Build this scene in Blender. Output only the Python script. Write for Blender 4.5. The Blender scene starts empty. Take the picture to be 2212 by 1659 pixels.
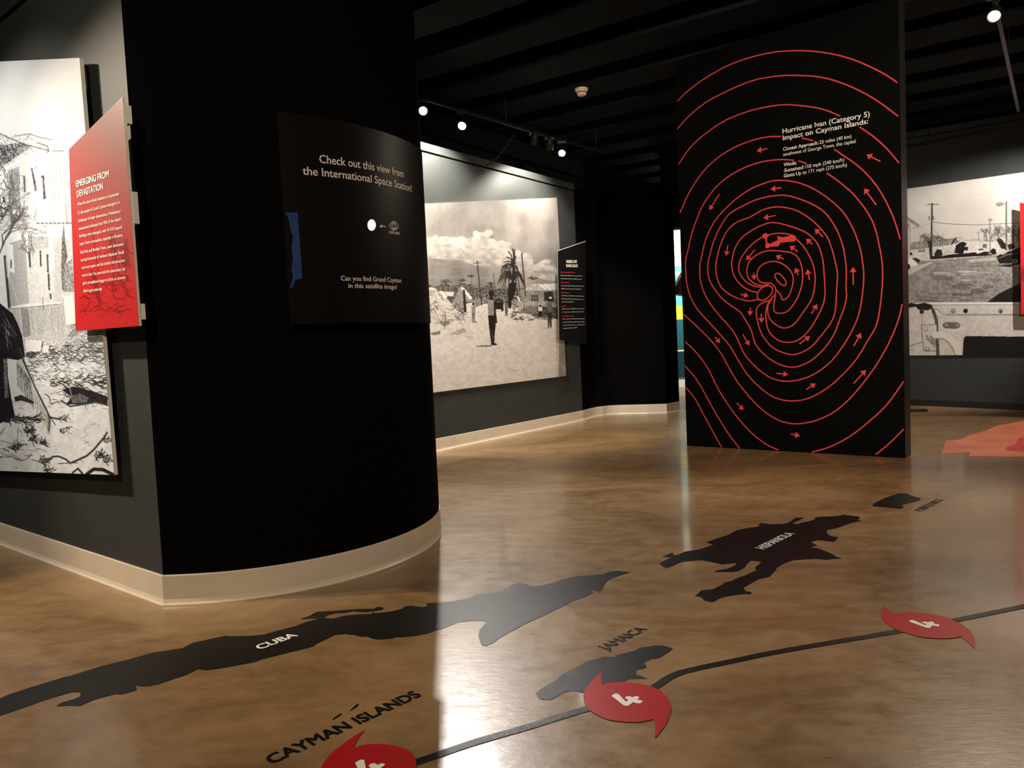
import bpy, bmesh, math, random
import numpy as np
from mathutils import Matrix, Vector

random.seed(4)
rng = np.random.default_rng(7)
scene = bpy.context.scene
col = scene.collection

# ------------------------------------------------------------------ camera
W, H = 2212, 1659
F, PITCH, ROLL, CAMZ = 1580.0, math.radians(3.2), math.radians(2.6), 1.35
cr_, sr_, cp_, sp_ = math.cos(ROLL), math.sin(ROLL), math.cos(PITCH), math.sin(PITCH)
RIGHT = np.array([cr_, -sr_ * sp_, -sr_ * cp_])
UP = np.array([sr_, cr_ * sp_, cr_ * cp_])
FWD = np.array([0, cp_, -sp_])
cam = bpy.data.cameras.new('camera')
cam.sensor_width = 36; cam.sensor_fit = 'HORIZONTAL'; cam.lens = F / W * 36
cam.clip_start = 0.05; cam.clip_end = 200
camo = bpy.data.objects.new('camera', cam)
camo.matrix_world = Matrix(((RIGHT[0], UP[0], -FWD[0], 0), (RIGHT[1], UP[1], -FWD[1], 0),
                            (RIGHT[2], UP[2], -FWD[2], CAMZ), (0, 0, 0, 1)))
col.objects.link(camo); scene.camera = camo

# ------------------------------------------------------------------ world, exposure
world = bpy.data.worlds.new('world'); scene.world = world
world.use_nodes = True
world.node_tree.nodes['Background'].inputs[0].default_value = (0.5, 0.6, 0.7, 1)
world.node_tree.nodes['Background'].inputs[1].default_value = 0.004
vs = scene.view_settings
vs.view_transform = 'Standard'; vs.look = 'None'; vs.exposure = 0.0; vs.gamma = 1.0
vs.use_curve_mapping = False

# ------------------------------------------------------------------ measuring helpers (photo point -> point on a real plane)
def ray(px):
    px = np.atleast_2d(np.array(px, float))
    x = (px[:, 0] - W / 2) / F; y = -(px[:, 1] - H / 2) / F
    return x[:, None] * RIGHT + y[:, None] * UP + FWD
CAM = np.array([0, 0, CAMZ])
def on_z(px, z=0.0):
    d = ray(px); t = (z - CAMZ) / d[:, 2]
    return CAM + d * t[:, None]
def fl(px): return on_z(px)[:, :2]
def proj(P):
    v = np.asarray(P, float) - CAM
    w = v @ FWD
    return np.stack([W / 2 + F * (v @ RIGHT) / w, H / 2 - F * (v @ UP) / w], -1)
def crop(l, ox, oy, s): return [(ox + x / s, oy + y / s) for x, y in l]

class Plane:
    """vertical plane through two floor points; off = distance towards the viewer"""
    def __init__(self, p0, p1, off=0.0):
        p0 = np.array(p0, float); p1 = np.array(p1, float)
        u = (p1 - p0) / np.linalg.norm(p1 - p0)
        n = np.array([u[1], -u[0]])
        if n @ (-p0) < 0: n = -n
        self.u = np.array([u[0], u[1], 0]); self.n = np.array([n[0], n[1], 0]); self.v = np.array([0, 0, 1.0])
        self.o = np.array([p0[0], p0[1], 0]) + self.n * off
    def shift(self, off):
        q = Plane.__new__(Plane); q.__dict__.update(self.__dict__); q.o = self.o + self.n * off; return q
    def hit(self, px):
        d = ray(px); t = ((self.o - CAM) @ self.n) / (d @ self.n)
        return CAM + d * t[:, None]
    def uv(self, px):
        q = self.hit(px) - self.o
        return np.stack([q @ self.u, q[:, 2]], 1)
    def P(self, uv):
        uv = np.atleast_2d(np.array(uv, float))
        return self.o + uv[:, :1] * self.u + uv[:, 1:] * self.v

# ------------------------------------------------------------------ materials
def mat(name, color=(.5, .5, .5), rough=.5, spec=.5, noise=None, bump=None, emit=None, metallic=0):
    m = bpy.data.materials.new(name); m.use_nodes = True
    nt = m.node_tree; b = nt.nodes['Principled BSDF']
    b.inputs['Base Color'].default_value = (*color, 1); b.inputs['Roughness'].default_value = rough
    b.inputs['Specular IOR Level'].default_value = spec; b.inputs['Metallic'].default_value = metallic
    if emit: b.inputs['Emission Color'].default_value = (*emit[0], 1); b.inputs['Emission Strength'].default_value = emit[1]
    if noise or bump:
        tc = nt.nodes.new('ShaderNodeTexCoord')
        nz = nt.nodes.new('ShaderNodeTexNoise'); nz.inputs['Scale'].default_value = (noise or bump)[0]; nz.inputs['Detail'].default_value = 6
        nt.links.new(tc.outputs['Object'], nz.inputs['Vector'])
    if noise:
        rp = nt.nodes.new('ShaderNodeValToRGB'); k = noise[1]
        rp.color_ramp.elements[0].position = .3; rp.color_ramp.elements[1].position = .7
        rp.color_ramp.elements[0].color = (*[c * (1 - k) for c in color], 1); rp.color_ramp.elements[1].color = (*[min(1, c * (1 + k)) for c in color], 1)
        nt.links.new(nz.outputs['Fac'], rp.inputs[0]); nt.links.new(rp.outputs[0], b.inputs['Base Color'])
    if bump:
        bp = nt.nodes.new('ShaderNodeBump'); bp.inputs['Strength'].default_value = bump[1]; bp.inputs['Distance'].default_value = .002
        n2 = nt.nodes.new('ShaderNodeTexNoise'); n2.inputs['Scale'].default_value = bump[0]; n2.inputs['Detail'].default_value = 4
        nt.links.new(tc.outputs['Object'], n2.inputs['Vector'])
        nt.links.new(n2.outputs['Fac'], bp.inputs['Height']); nt.links.new(bp.outputs[0], b.inputs['Normal'])
    return m

def srgb(r, g, b): return tuple(((c / 255) / 12.92 if c <= 10 else (((c / 255) + .055) / 1.055) ** 2.4) for c in (r, g, b))

M = {}
M['charcoal'] = mat('charcoal_wall_paint', (.034, .037, .036), .55, .35, noise=(3, .12), bump=(60, .1))
M['black_wall'] = mat('black_wall_paint', (.0032, .0028, .0026), .9, .02)
M['ceiling'] = mat('black_ceiling_paint', (.0055, .007, .0085), .85, .1, noise=(2, .2))
M['base'] = mat('cream_vinyl_base', (.66, .56, .44), .35, .5, noise=(4, .05))
M['pillar'] = mat('black_display_laminate', (.0022, .0021, .002), .6, .05)
M['pillar_side'] = mat('black_display_edge', (.02, .021, .02), .5, .3)
M['red_line'] = mat('red_vinyl_line', (.72, .062, .07), .5, .2)
M['white_vinyl'] = mat('white_vinyl_lettering', (.88, .86, .82), .5, .2)
M['red_vinyl_text'] = mat('red_vinyl_lettering', (.6, .03, .03), .5, .3)
M['foam'] = mat('white_foam_core', (.75, .73, .66), .6, .3)
M['black_plastic'] = mat('black_plastic', (.012, .012, .012), .4, .4)
M['black_metal'] = mat('black_metal', (.007, .007, .007), .5, .25)
M['panel_black'] = mat('black_acrylic_panel', (.006, .0046, .0046), .4, .08)
M['feats_black'] = mat('black_matte_board', (.006, .006, .006), .5, .2)
M['cream_text'] = mat('pale_grey_lettering', (.8, .73, .69), .5, .3)
M['tape'] = mat('blue_painters_tape', srgb(38, 62, 112), .7, .2, noise=(30, .15))
M['detector'] = mat('cream_plastic', (.8, .62, .52), .45, .4)
M['lens'] = mat('lamp_lens', (1, 1, 1), .3, .3, emit=((1, .93, .78), 60))
M['peephole'] = mat('lit_peephole', (1, 1, 1), .3, .3, emit=((1, .98, .94), 1.6))
M['coral'] = mat('coral_floor_vinyl', srgb(196, 112, 84), .4, .4, noise=(3, .2))
M['red_patch'] = mat('red_floor_vinyl_patch', srgb(178, 62, 52), .4, .4, noise=(4, .2))
M['teal'] = mat('teal_print', srgb(32, 92, 98), .5, .3); M['aqua'] = mat('aqua_print', srgb(88, 172, 178), .5, .3)
M['yellow'] = mat('yellow_print', srgb(240, 200, 60), .5, .3); M['pale'] = mat('pale_print', srgb(205, 225, 228), .5, .3)
M['pink'] = mat('pink_print', srgb(225, 135, 135), .5, .3); M['ochre'] = mat('pale_yellow_print', srgb(235, 225, 160), .5, .3)
M['white_paint'] = mat('white_gallery_paint', (.75, .75, .73), .6, .3)
M['brown_wood'] = mat('brown_wood', srgb(98, 54, 36), .5, .3, noise=(6, .3))
M['dark_teal'] = mat('dark_teal_print', srgb(18, 58, 62), .5, .3)
M['dark_cloth'] = mat('dark_support', (.01, .012, .012), .6, .2)

def vinyl(name, color, rough, sparkle):
    m = bpy.data.materials.new(name); m.use_nodes = True
    nt = m.node_tree; b = nt.nodes['Principled BSDF']
    b.inputs['Base Color'].default_value = (*color, 1); b.inputs['Roughness'].default_value = rough; b.inputs['Specular IOR Level'].default_value = .28
    tc = nt.nodes.new('ShaderNodeTexCoord'); nz = nt.nodes.new('ShaderNodeTexNoise')
    nz.inputs['Scale'].default_value = 520; nz.inputs['Detail'].default_value = 2
    bp = nt.nodes.new('ShaderNodeBump'); bp.inputs['Strength'].default_value = sparkle; bp.inputs['Distance'].default_value = .0012
    nt.links.new(tc.outputs['Object'], nz.inputs['Vector']); nt.links.new(nz.outputs['Fac'], bp.inputs['Height']); nt.links.new(bp.outputs[0], b.inputs['Normal'])
    return m
M['floor_black'] = vinyl('black_floor_vinyl', (.004, .004, .004), .32, .6)
M['floor_red'] = vinyl('red_floor_vinyl', (.36, .010, .014), .36, .3)
M['floor_white'] = vinyl('white_floor_vinyl', (.78, .76, .72), .4, .1)

def floor_material():
    m = bpy.data.materials.new('stained_concrete'); m.use_nodes = True
    nt = m.node_tree; b = nt.nodes['Principled BSDF']; L = nt.links.new
    tc = nt.nodes.new('ShaderNodeTexCoord')
    mp = nt.nodes.new('ShaderNodeMapping'); mp.inputs['Rotation'].default_value = (0, 0, .35); mp.inputs['Scale'].default_value = (.75, 1.25, 1)
    L(tc.outputs['Object'], mp.inputs['Vector'])
    n1 = nt.nodes.new('ShaderNodeTexNoise'); n1.inputs['Scale'].default_value = 1.1; n1.inputs['Detail'].default_value = 8; n1.inputs['Roughness'].default_value = .65; n1.inputs['Distortion'].default_value = .8
    n2 = nt.nodes.new('ShaderNodeTexNoise'); n2.inputs['Scale'].default_value = 9; n2.inputs['Detail'].default_value = 8; n2.inputs['Roughness'].default_value = .7
    L(mp.outputs[0], n1.inputs['Vector']); L(mp.outputs[0], n2.inputs['Vector'])
    ad = nt.nodes.new('ShaderNodeMix'); ad.data_type = 'FLOAT'; ad.inputs[0].default_value = .28
    L(n1.outputs['Fac'], ad.inputs[2]); L(n2.outputs['Fac'], ad.inputs[3])
    rp = nt.nodes.new('ShaderNodeValToRGB')
    rp.color_ramp.elements[0].position = .38; rp.color_ramp.elements[0].color = (.145, .080, .034, 1)
    rp.color_ramp.elements[1].position = .62; rp.color_ramp.elements[1].color = (.285, .172, .080, 1)
    L(ad.outputs[0], rp.inputs[0])
    # scored joints: distance to a few straight lines cut in the slab
    geo = nt.nodes.new('ShaderNodeNewGeometry'); sep = nt.nodes.new('ShaderNodeSeparateXYZ'); L(geo.outputs['Position'], sep.inputs[0])
    joints = [((965, 1411), (1187, 1476)), ((938, 1526), (1255, 1345)), ((1984, 1426), (2212, 1473)), ((1165, 1278), (1290, 1316))]
    acc = None
    for a, c in joints:
        A, C = fl([a])[0], fl([c])[0]; d = (C - A); ln = np.linalg.norm(d); d /= ln; n = np.array([-d[1], d[0]])
        def lin(v, k):
            x = nt.nodes.new('ShaderNodeMath'); x.operation = 'MULTIPLY'; x.inputs[1].default_value = float(v[0]); L(sep.outputs['X'], x.inputs[0])
            y = nt.nodes.new('ShaderNodeMath'); y.operation = 'MULTIPLY_ADD'; y.inputs[1].default_value = float(v[1]); L(sep.outputs['Y'], y.inputs[0]); L(x.outputs[0], y.inputs[2])
            z = nt.nodes.new('ShaderNodeMath'); z.operation = 'SUBTRACT'; z.inputs[1].default_value = float(k); L(y.outputs[0], z.inputs[0])
            w = nt.nodes.new('ShaderNodeMath'); w.operation = 'ABSOLUTE'; L(z.outputs[0], w.inputs[0]); return w
        dn = lin(n, n @ A); dt = lin(d, d @ (A + C) / 2)
        m1 = nt.nodes.new('ShaderNodeMath'); m1.operation = 'LESS_THAN'; m1.inputs[1].default_value = .0022; L(dn.outputs[0], m1.inputs[0])
        m2 = nt.nodes.new('ShaderNodeMath'); m2.operation = 'LESS_THAN'; m2.inputs[1].default_value = float(ln * .55); L(dt.outputs[0], m2.inputs[0])
        mm = nt.nodes.new('ShaderNodeMath'); mm.operation = 'MULTIPLY'; L(m1.outputs[0], mm.inputs[0]); L(m2.outputs[0], mm.inputs[1])
        if acc is None: acc = mm
        else:
            q = nt.nodes.new('ShaderNodeMath'); q.operation = 'MAXIMUM'; L(acc.outputs[0], q.inputs[0]); L(mm.outputs[0], q.inputs[1]); acc = q
    mx = nt.nodes.new('ShaderNodeMix'); mx.data_type = 'RGBA'; mx.inputs[7].default_value = (.11, .065, .032, 1)
    sc = nt.nodes.new('ShaderNodeMath'); sc.operation = 'MULTIPLY'; sc.inputs[1].default_value = .6; L(acc.outputs[0], sc.inputs[0])
    L(sc.outputs[0], mx.inputs[0]); L(rp.outputs[0], mx.inputs[6]); L(mx.outputs[2], b.inputs['Base Color'])
    rr = nt.nodes.new('ShaderNodeMapRange'); rr.inputs[1].default_value = .3; rr.inputs[2].default_value = .7; rr.inputs[3].default_value = .25; rr.inputs[4].default_value = .42
    L(n2.outputs['Fac'], rr.inputs[0]); L(rr.outputs[0], b.inputs['Roughness'])
    b.inputs['Specular IOR Level'].default_value = .55
    # trowel waves, pits and scratches
    n3 = nt.nodes.new('ShaderNodeTexNoise'); n3.inputs['Scale'].default_value = 26; n3.inputs['Detail'].default_value = 5; n3.inputs['Roughness'].default_value = .6; L(mp.outputs[0], n3.inputs['Vector'])
    bp = nt.nodes.new('ShaderNodeBump'); bp.inputs['Strength'].default_value = .3; bp.inputs['Distance'].default_value = .003
    mp2 = nt.nodes.new('ShaderNodeMapping'); mp2.inputs['Rotation'].default_value = (0, 0, -.5); mp2.inputs['Scale'].default_value = (5, 120, 1); L(tc.outputs['Object'], mp2.inputs['Vector'])
    n4 = nt.nodes.new('ShaderNodeTexNoise'); n4.inputs['Scale'].default_value = 1; n4.inputs['Detail'].default_value = 3; L(mp2.outputs[0], n4.inputs['Vector'])
    hm = nt.nodes.new('ShaderNodeMath'); hm.operation = 'MULTIPLY_ADD'; hm.inputs[1].default_value = .35; L(n4.outputs['Fac'], hm.inputs[0]); L(n3.outputs['Fac'], hm.inputs[2])
    L(hm.outputs[0], bp.inputs['Height']); L(bp.outputs[0], b.inputs['Normal'])
    b.inputs['Coat Weight'].default_value = .35; b.inputs['Coat Roughness'].default_value = .1
    return m
M['floor'] = floor_material()

def print_material(name, rough=.45, spec=.3):
    m = bpy.data.materials.new(name); m.use_nodes = True
    nt = m.node_tree; b = nt.nodes['Principled BSDF']
    a = nt.nodes.new('ShaderNodeVertexColor'); a.layer_name = 'ink'
    nt.links.new(a.outputs['Color'], b.inputs['Base Color']); b.inputs['Roughness'].default_value = rough; b.inputs['Specular IOR Level'].default_value = spec
    return m
M['print'] = print_material('printed_ink', .45, .25)

# ------------------------------------------------------------------ object helpers
def tag(o, label=None, cat=None, group=None, kind=None):
    if label: o['label'] = label
    if cat: o['category'] = cat
    if group: o['group'] = group
    if kind: o['kind'] = kind
    return o
def empty(name, loc=(0, 0, 0)):
    o = bpy.data.objects.new(name, None); o.location = loc; o.empty_display_size = .1; col.objects.link(o); return o
def obj(name, verts, faces, m, parent=None, smooth=False):
    """one mesh object; verts are in world space, re-based on the parent"""
    verts = np.asarray(verts, float)
    if parent is not None: verts = verts - np.array(parent.location)
    me = bpy.data.meshes.new(name); me.from_pydata([tuple(v) for v in verts], [], [tuple(f) for f in faces]); me.update()
    bm = bmesh.new(); bm.from_mesh(me); bmesh.ops.recalc_face_normals(bm, faces=bm.faces); bm.to_mesh(me); bm.free()
    if smooth:
        for p in me.polygons: p.use_smooth = True
    me.materials.append(m)
    o = bpy.data.objects.new(name, me); col.objects.link(o)
    if parent is not None: o.parent = parent
    return o
def prism(outline, dvec):
    """closed solid from a planar outline swept by dvec"""
    a = np.asarray(outline, float); n = len(a); b = a + np.asarray(dvec, float)
    f = [tuple(range(n)), tuple(range(2 * n - 1, n - 1, -1))] + [(i, (i + 1) % n, n + (i + 1) % n, n + i) for i in range(n)]
    return np.vstack([a, b]), f
def box(c, ux, uy, uz):
    c, ux, uy, uz = [np.asarray(q, float) for q in (c, ux, uy, uz)]
    v = [c + sx * ux + sy * uy + sz * uz for sx in (-.5, .5) for sy in (-.5, .5) for sz in (-.5, .5)]
    return np.array(v), [(0, 1, 3, 2), (4, 6, 7, 5), (0, 4, 5, 1), (2, 3, 7, 6), (0, 2, 6, 4), (1, 5, 7, 3)]
def tube(pts, r, seg=10, caps=True):
    pts = [np.asarray(p, float) for p in pts]; r = [r] * len(pts) if np.isscalar(r) else r
    V, Fc = [], []
    for i, p in enumerate(pts):
        t = pts[min(i + 1, len(pts) - 1)] - pts[max(i - 1, 0)]
        if np.linalg.norm(t) < 1e-9: t = pts[-1] - pts[0]
        t = t / np.linalg.norm(t); a = np.cross(t, [0, 0, 1.0])
        if np.linalg.norm(a) < 1e-3: a = np.array([1.0, 0, 0])
        a /= np.linalg.norm(a); b = np.cross(t, a)
        for k in range(seg):
            th = 2 * math.pi * k / seg; V.append(p + r[i] * (math.cos(th) * a + math.sin(th) * b))
    for i in range(len(pts) - 1):
        for k in range(seg):
            Fc.append((i * seg + k, i * seg + (k + 1) % seg, (i + 1) * seg + (k + 1) % seg, (i + 1) * seg + k))
    if caps: Fc += [tuple(range(seg - 1, -1, -1)), tuple(range((len(pts) - 1) * seg, len(pts) * seg))]
    return np.array(V), Fc
def lathe(center, axis, prof, seg=32):
    """prof: (distance along axis, radius)"""
    c = np.asarray(center, float); ax = np.asarray(axis, float); ax = ax / np.linalg.norm(ax)
    return tube_profile(c, ax, prof, seg)
def tube_profile(c, ax, prof, seg):
    a = np.cross(ax, [0, 0, 1.0])
    if np.linalg.norm(a) < 1e-3: a = np.array([1.0, 0, 0])
    a /= np.linalg.norm(a); b = np.cross(ax, a); V, Fc = [], []
    for d, r in prof:
        for k in range(seg):
            th = 2 * math.pi * k / seg; V.append(c + ax * d + r * (math.cos(th) * a + math.sin(th) * b))
    for i in range(len(prof) - 1):
        for k in range(seg): Fc.append((i * seg + k, i * seg + (k + 1) % seg, (i + 1) * seg + (k + 1) % seg, (i + 1) * seg + k))
    Fc += [tuple(range(seg - 1, -1, -1)), tuple(range((len(prof) - 1) * seg, len(prof) * seg))]
    return np.array(V), Fc
def merge(*parts):
    V, Fc, k = [], [], 0
    for v, f in parts:
        V.append(v); Fc += [tuple(i + k for i in q) for q in f]; k += len(v)
    return np.vstack(V), Fc
def offset_line(pts, d):
    """offset a 2-D polyline to its left by d"""
    pts = np.asarray(pts, float); out = []
    for i in range(len(pts)):
        t0 = pts[i] - pts[i - 1] if i > 0 else pts[1] - pts[0]
        t1 = pts[i + 1] - pts[i] if i < len(pts) - 1 else pts[-1] - pts[-2]
        t0 = t0 / np.linalg.norm(t0); t1 = t1 / np.linalg.norm(t1)
        n = np.array([-(t0 + t1)[1], (t0 + t1)[0]]); n /= np.linalg.norm(n)
        c = max(.5, n @ np.array([-t0[1], t0[0]])); out.append(pts[i] + n * d / c)
    return np.array(out)
def sweep(pts, prof):
    """sweep a closed profile of (offset to the left, z) along a 2-D polyline"""
    V, Fc, k = [], [], len(prof); n = len(pts)
    rows = [np.c_[offset_line(pts, o), np.full(n, z)] for o, z in prof]
    for i in range(n):
        for r in rows: V.append(r[i])
    for i in range(n - 1):
        for j in range(k): Fc.append((i * k + j, i * k + (j + 1) % k, (i + 1) * k + (j + 1) % k, (i + 1) * k + j))
    Fc += [tuple(range(k)), tuple(range(n * k - 1, (n - 1) * k - 1, -1))]
    return np.array(V), Fc
def smooth_line(pts, per=8, closed=False):
    p = np.asarray(pts, float); n = len(p); out = []
    rngi = range(n) if closed else range(n - 1)
    for i in rngi:
        if closed: a, b, c, d = p[(i - 1) % n], p[i], p[(i + 1) % n], p[(i + 2) % n]
        else: a, b, c, d = p[max(i - 1, 0)], p[i], p[i + 1], p[min(i + 2, n - 1)]
        for k in range(per):
            t = k / per
            out.append(.5 * ((2 * b) + (-a + c) * t + (2 * a - 5 * b + 4 * c - d) * t * t + (-a + 3 * b - 3 * c + d) * t ** 3))
    if not closed: out.append(p[-1])
    return np.array(out)
def struct(name, vf, m, parent=None, smooth=False):
    o = obj(name, vf[0], vf[1], m, parent, smooth)
    o['kind'] = 'structure'
    return o

# ------------------------------------------------------------------ room shell
FLOOR_Z = 0.0
struct('floor', box((2, 8.5, -.05), (24, 0, 0), (0, 30, 0), (0, 0, .1)), M['floor'])

bd = np.array([.842, -.539]); bn = np.array([.539, .842])     # joist direction and spacing direction
ceil = struct('ceiling', box((2, 8.5, 5.0), (24, 0, 0), (0, 30, 0), (0, 0, .1)), M['ceiling'])
for k in range(-7, 11):
    s = 6.67 + .97 * k
    c2 = bn * (s + .26) + bd * 1.5
    vf = box((c2[0], c2[1], 4.775), (bd[0] * 20, bd[1] * 20, 0), (bn[0] * .52, bn[1] * .52, 0), (0, 0, .35))
    obj('beam', vf[0], vf[1], M['ceiling'], ceil)

CORNER = fl([(357, 1307)])[0]
LEFT0 = fl([(0, 1174)])[0]
ldir = (LEFT0 - CORNER) / np.linalg.norm(LEFT0 - CORNER)
left_far = CORNER + ldir * 6.0
def wall_solid(pts, z0, z1, thick):
    return sweep(pts, [(0, z0), (0, z1), (-thick, z1), (-thick, z0)])
BASEPROF = [(0, .168), (.006, .168), (.008, .162), (.008, .034), (.013, .016), (.021, .004), (.021, 0), (0, 0)]
# polylines run so that the viewer's side is on their left
lw = np.array([CORNER, left_far])
struct('wall_left', wall_solid(lw, 0, 3.62, .16), M['charcoal'])
struct('trim_1', sweep(lw, [(-.16, 3.635), (.018, 3.635), (.018, 3.78), (-.16, 3.78)]), M['charcoal'])

CC, CRAD = np.array([-1.8515, 5.2274]), 1.2783
a0 = math.atan2(CORNER[1] - CC[1], CORNER[0] - CC[0])
arc = lambda r, a: CC + r * np.array([math.cos(a), math.sin(a)])
cw = np.array([arc(CRAD, a) for a in np.linspace(math.radians(62), a0, 60)])
cw[-1] = CORNER
cw = cw[::1]
struct('wall_center', sweep(cw, [(0, 0), (0, 4.6), (-.16, 4.6), (-.16, 0)]), M['black_wall'], smooth=False)
struct('baseboard_left', sweep(np.vstack([cw, lw[1:]]), BASEPROF), M['base'])

BK0, BK1 = fl([(942, 976)])[0], fl([(1256, 909)])[0]
bdir = (BK1 - BK0) / np.linalg.norm(BK1 - BK0)
bpts = np.vstack([[BK0 - bdir * 1.3], [BK1 - bdir * .6], smooth_line(np.vstack([BK1, fl([(1286, 900.5), (1320, 896), (1366, 894.6), (1400, 894)])]), 6)[1:], fl([(1440, 892.7)]), fl([(1468, 887)])])
bw = bpts[::-1]
iB = len(bw) - 3                              # joint between the charcoal run and the black return
struct('wall_back', wall_solid(bw[iB:], 0, 3.80, .16), M['charcoal'])
struct('wall_return', wall_solid(bw[:iB + 1], 0, 3.80, .16), M['black_wall'])
struct('baseboard_back', sweep(bw, BASEPROF), M['base'])
TRIMP = [(-.16, 3.82), (.018, 3.82), (.018, 3.92), (-.16, 3.92)]
struct('trim_2', sweep(bw[iB:], TRIMP), M['charcoal'])
struct('trim_4', sweep(bw[:iB + 1], TRIMP), M['black_wall'])
# dark soffit wall standing behind the exhibition wall, up to the ceiling
so = np.array([BK1 + bdir * 5, BK0 - bdir * 6]) + np.array([-bdir[1], bdir[0]]) * .55
struct('wall_soffit', sweep(so, [(0, 3.0), (0, 4.6), (-.1, 4.6), (-.1, 3.0)]), M['ceiling'])

RT0, RT1 = fl([(1966.6, 875)])[0], fl([(2212, 886.6)])[0]
rdir = (RT1 - RT0) / np.linalg.norm(RT1 - RT0)
RP = Plane(RT0, RT1)
ztrim = RP.uv([(1953.4, 287.4), (2212, 243), (1953, 300), (2212, 256)])
def rz(d, i):  # trim height along the wall (the wall's top edge slopes)
    (u0, z0), (u1, z1) = ztrim[i], ztrim[i + 1]
    return z0 + (z1 - z0) * (d - u0) / (u1 - u0)
def slope_wall(u0, u1, lo, hi, o0, o1):
    A, B = RT0 + rdir * u0, RT0 + rdir * u1; n = RP.n[:2]
    v = []
    for P_, u in ((A, u0), (B, u1)):
        for o, z in ((o0, lo(u)), (o0, hi(u)), (o1, hi(u)), (o1, lo(u))): v.append([*(P_ + n * o), z])
    return np.array(v), [(0, 1, 2, 3), (7, 6, 5, 4), (0, 4, 5, 1), (1, 5, 6, 2), (2, 6, 7, 3), (3, 7, 4, 0)]
struct('wall_right', slope_wall(-1.6, 5, lambda u: 0, lambda u: rz(u, 2) - .012, 0, -.16), M['charcoal'])
struct('trim_3', slope_wall(-1.6, 5, lambda u: rz(u, 2), lambda u: rz(u, 0), .018, -.16), M['charcoal'])
struct('baseboard_right', slope_wall(-1.6, 5, lambda u: 0, lambda u: .1, .015, 0), M['black_plastic'])

# gallery beyond the gap
FAR = fl([(1468, 836)])[0]
struct('wall_far', box((FAR[0], FAR[1] + .1, 2.3), (5, 0, 0), (0, .16, 0), (0, 0, 4.6)), M['white_paint'])
struct('baseboard_far', box((FAR[0], FAR[1], .13), (5, 0, 0), (0, .03, 0), (0, 0, .26)), M['white_paint'])
e0 = fl([(1468, 887)])[0]
zl = Plane(e0, e0 + np.array([1, .0])).uv([(1466, 488)])[0][1]
struct('wall_lintel', box((e0[0] + 1.6, e0[1] + .35, (zl + 4.6) / 2), (3.4, 0, 0), (0, .3, 0), (0, 0, 4.6 - zl)), M['ceiling'])
struct('wall_end', box((e0[0] + 2.9, e0[1] + .35, zl / 2), (.8, 0, 0), (0, .3, 0), (0, 0, zl)), M['ceiling'])

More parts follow.
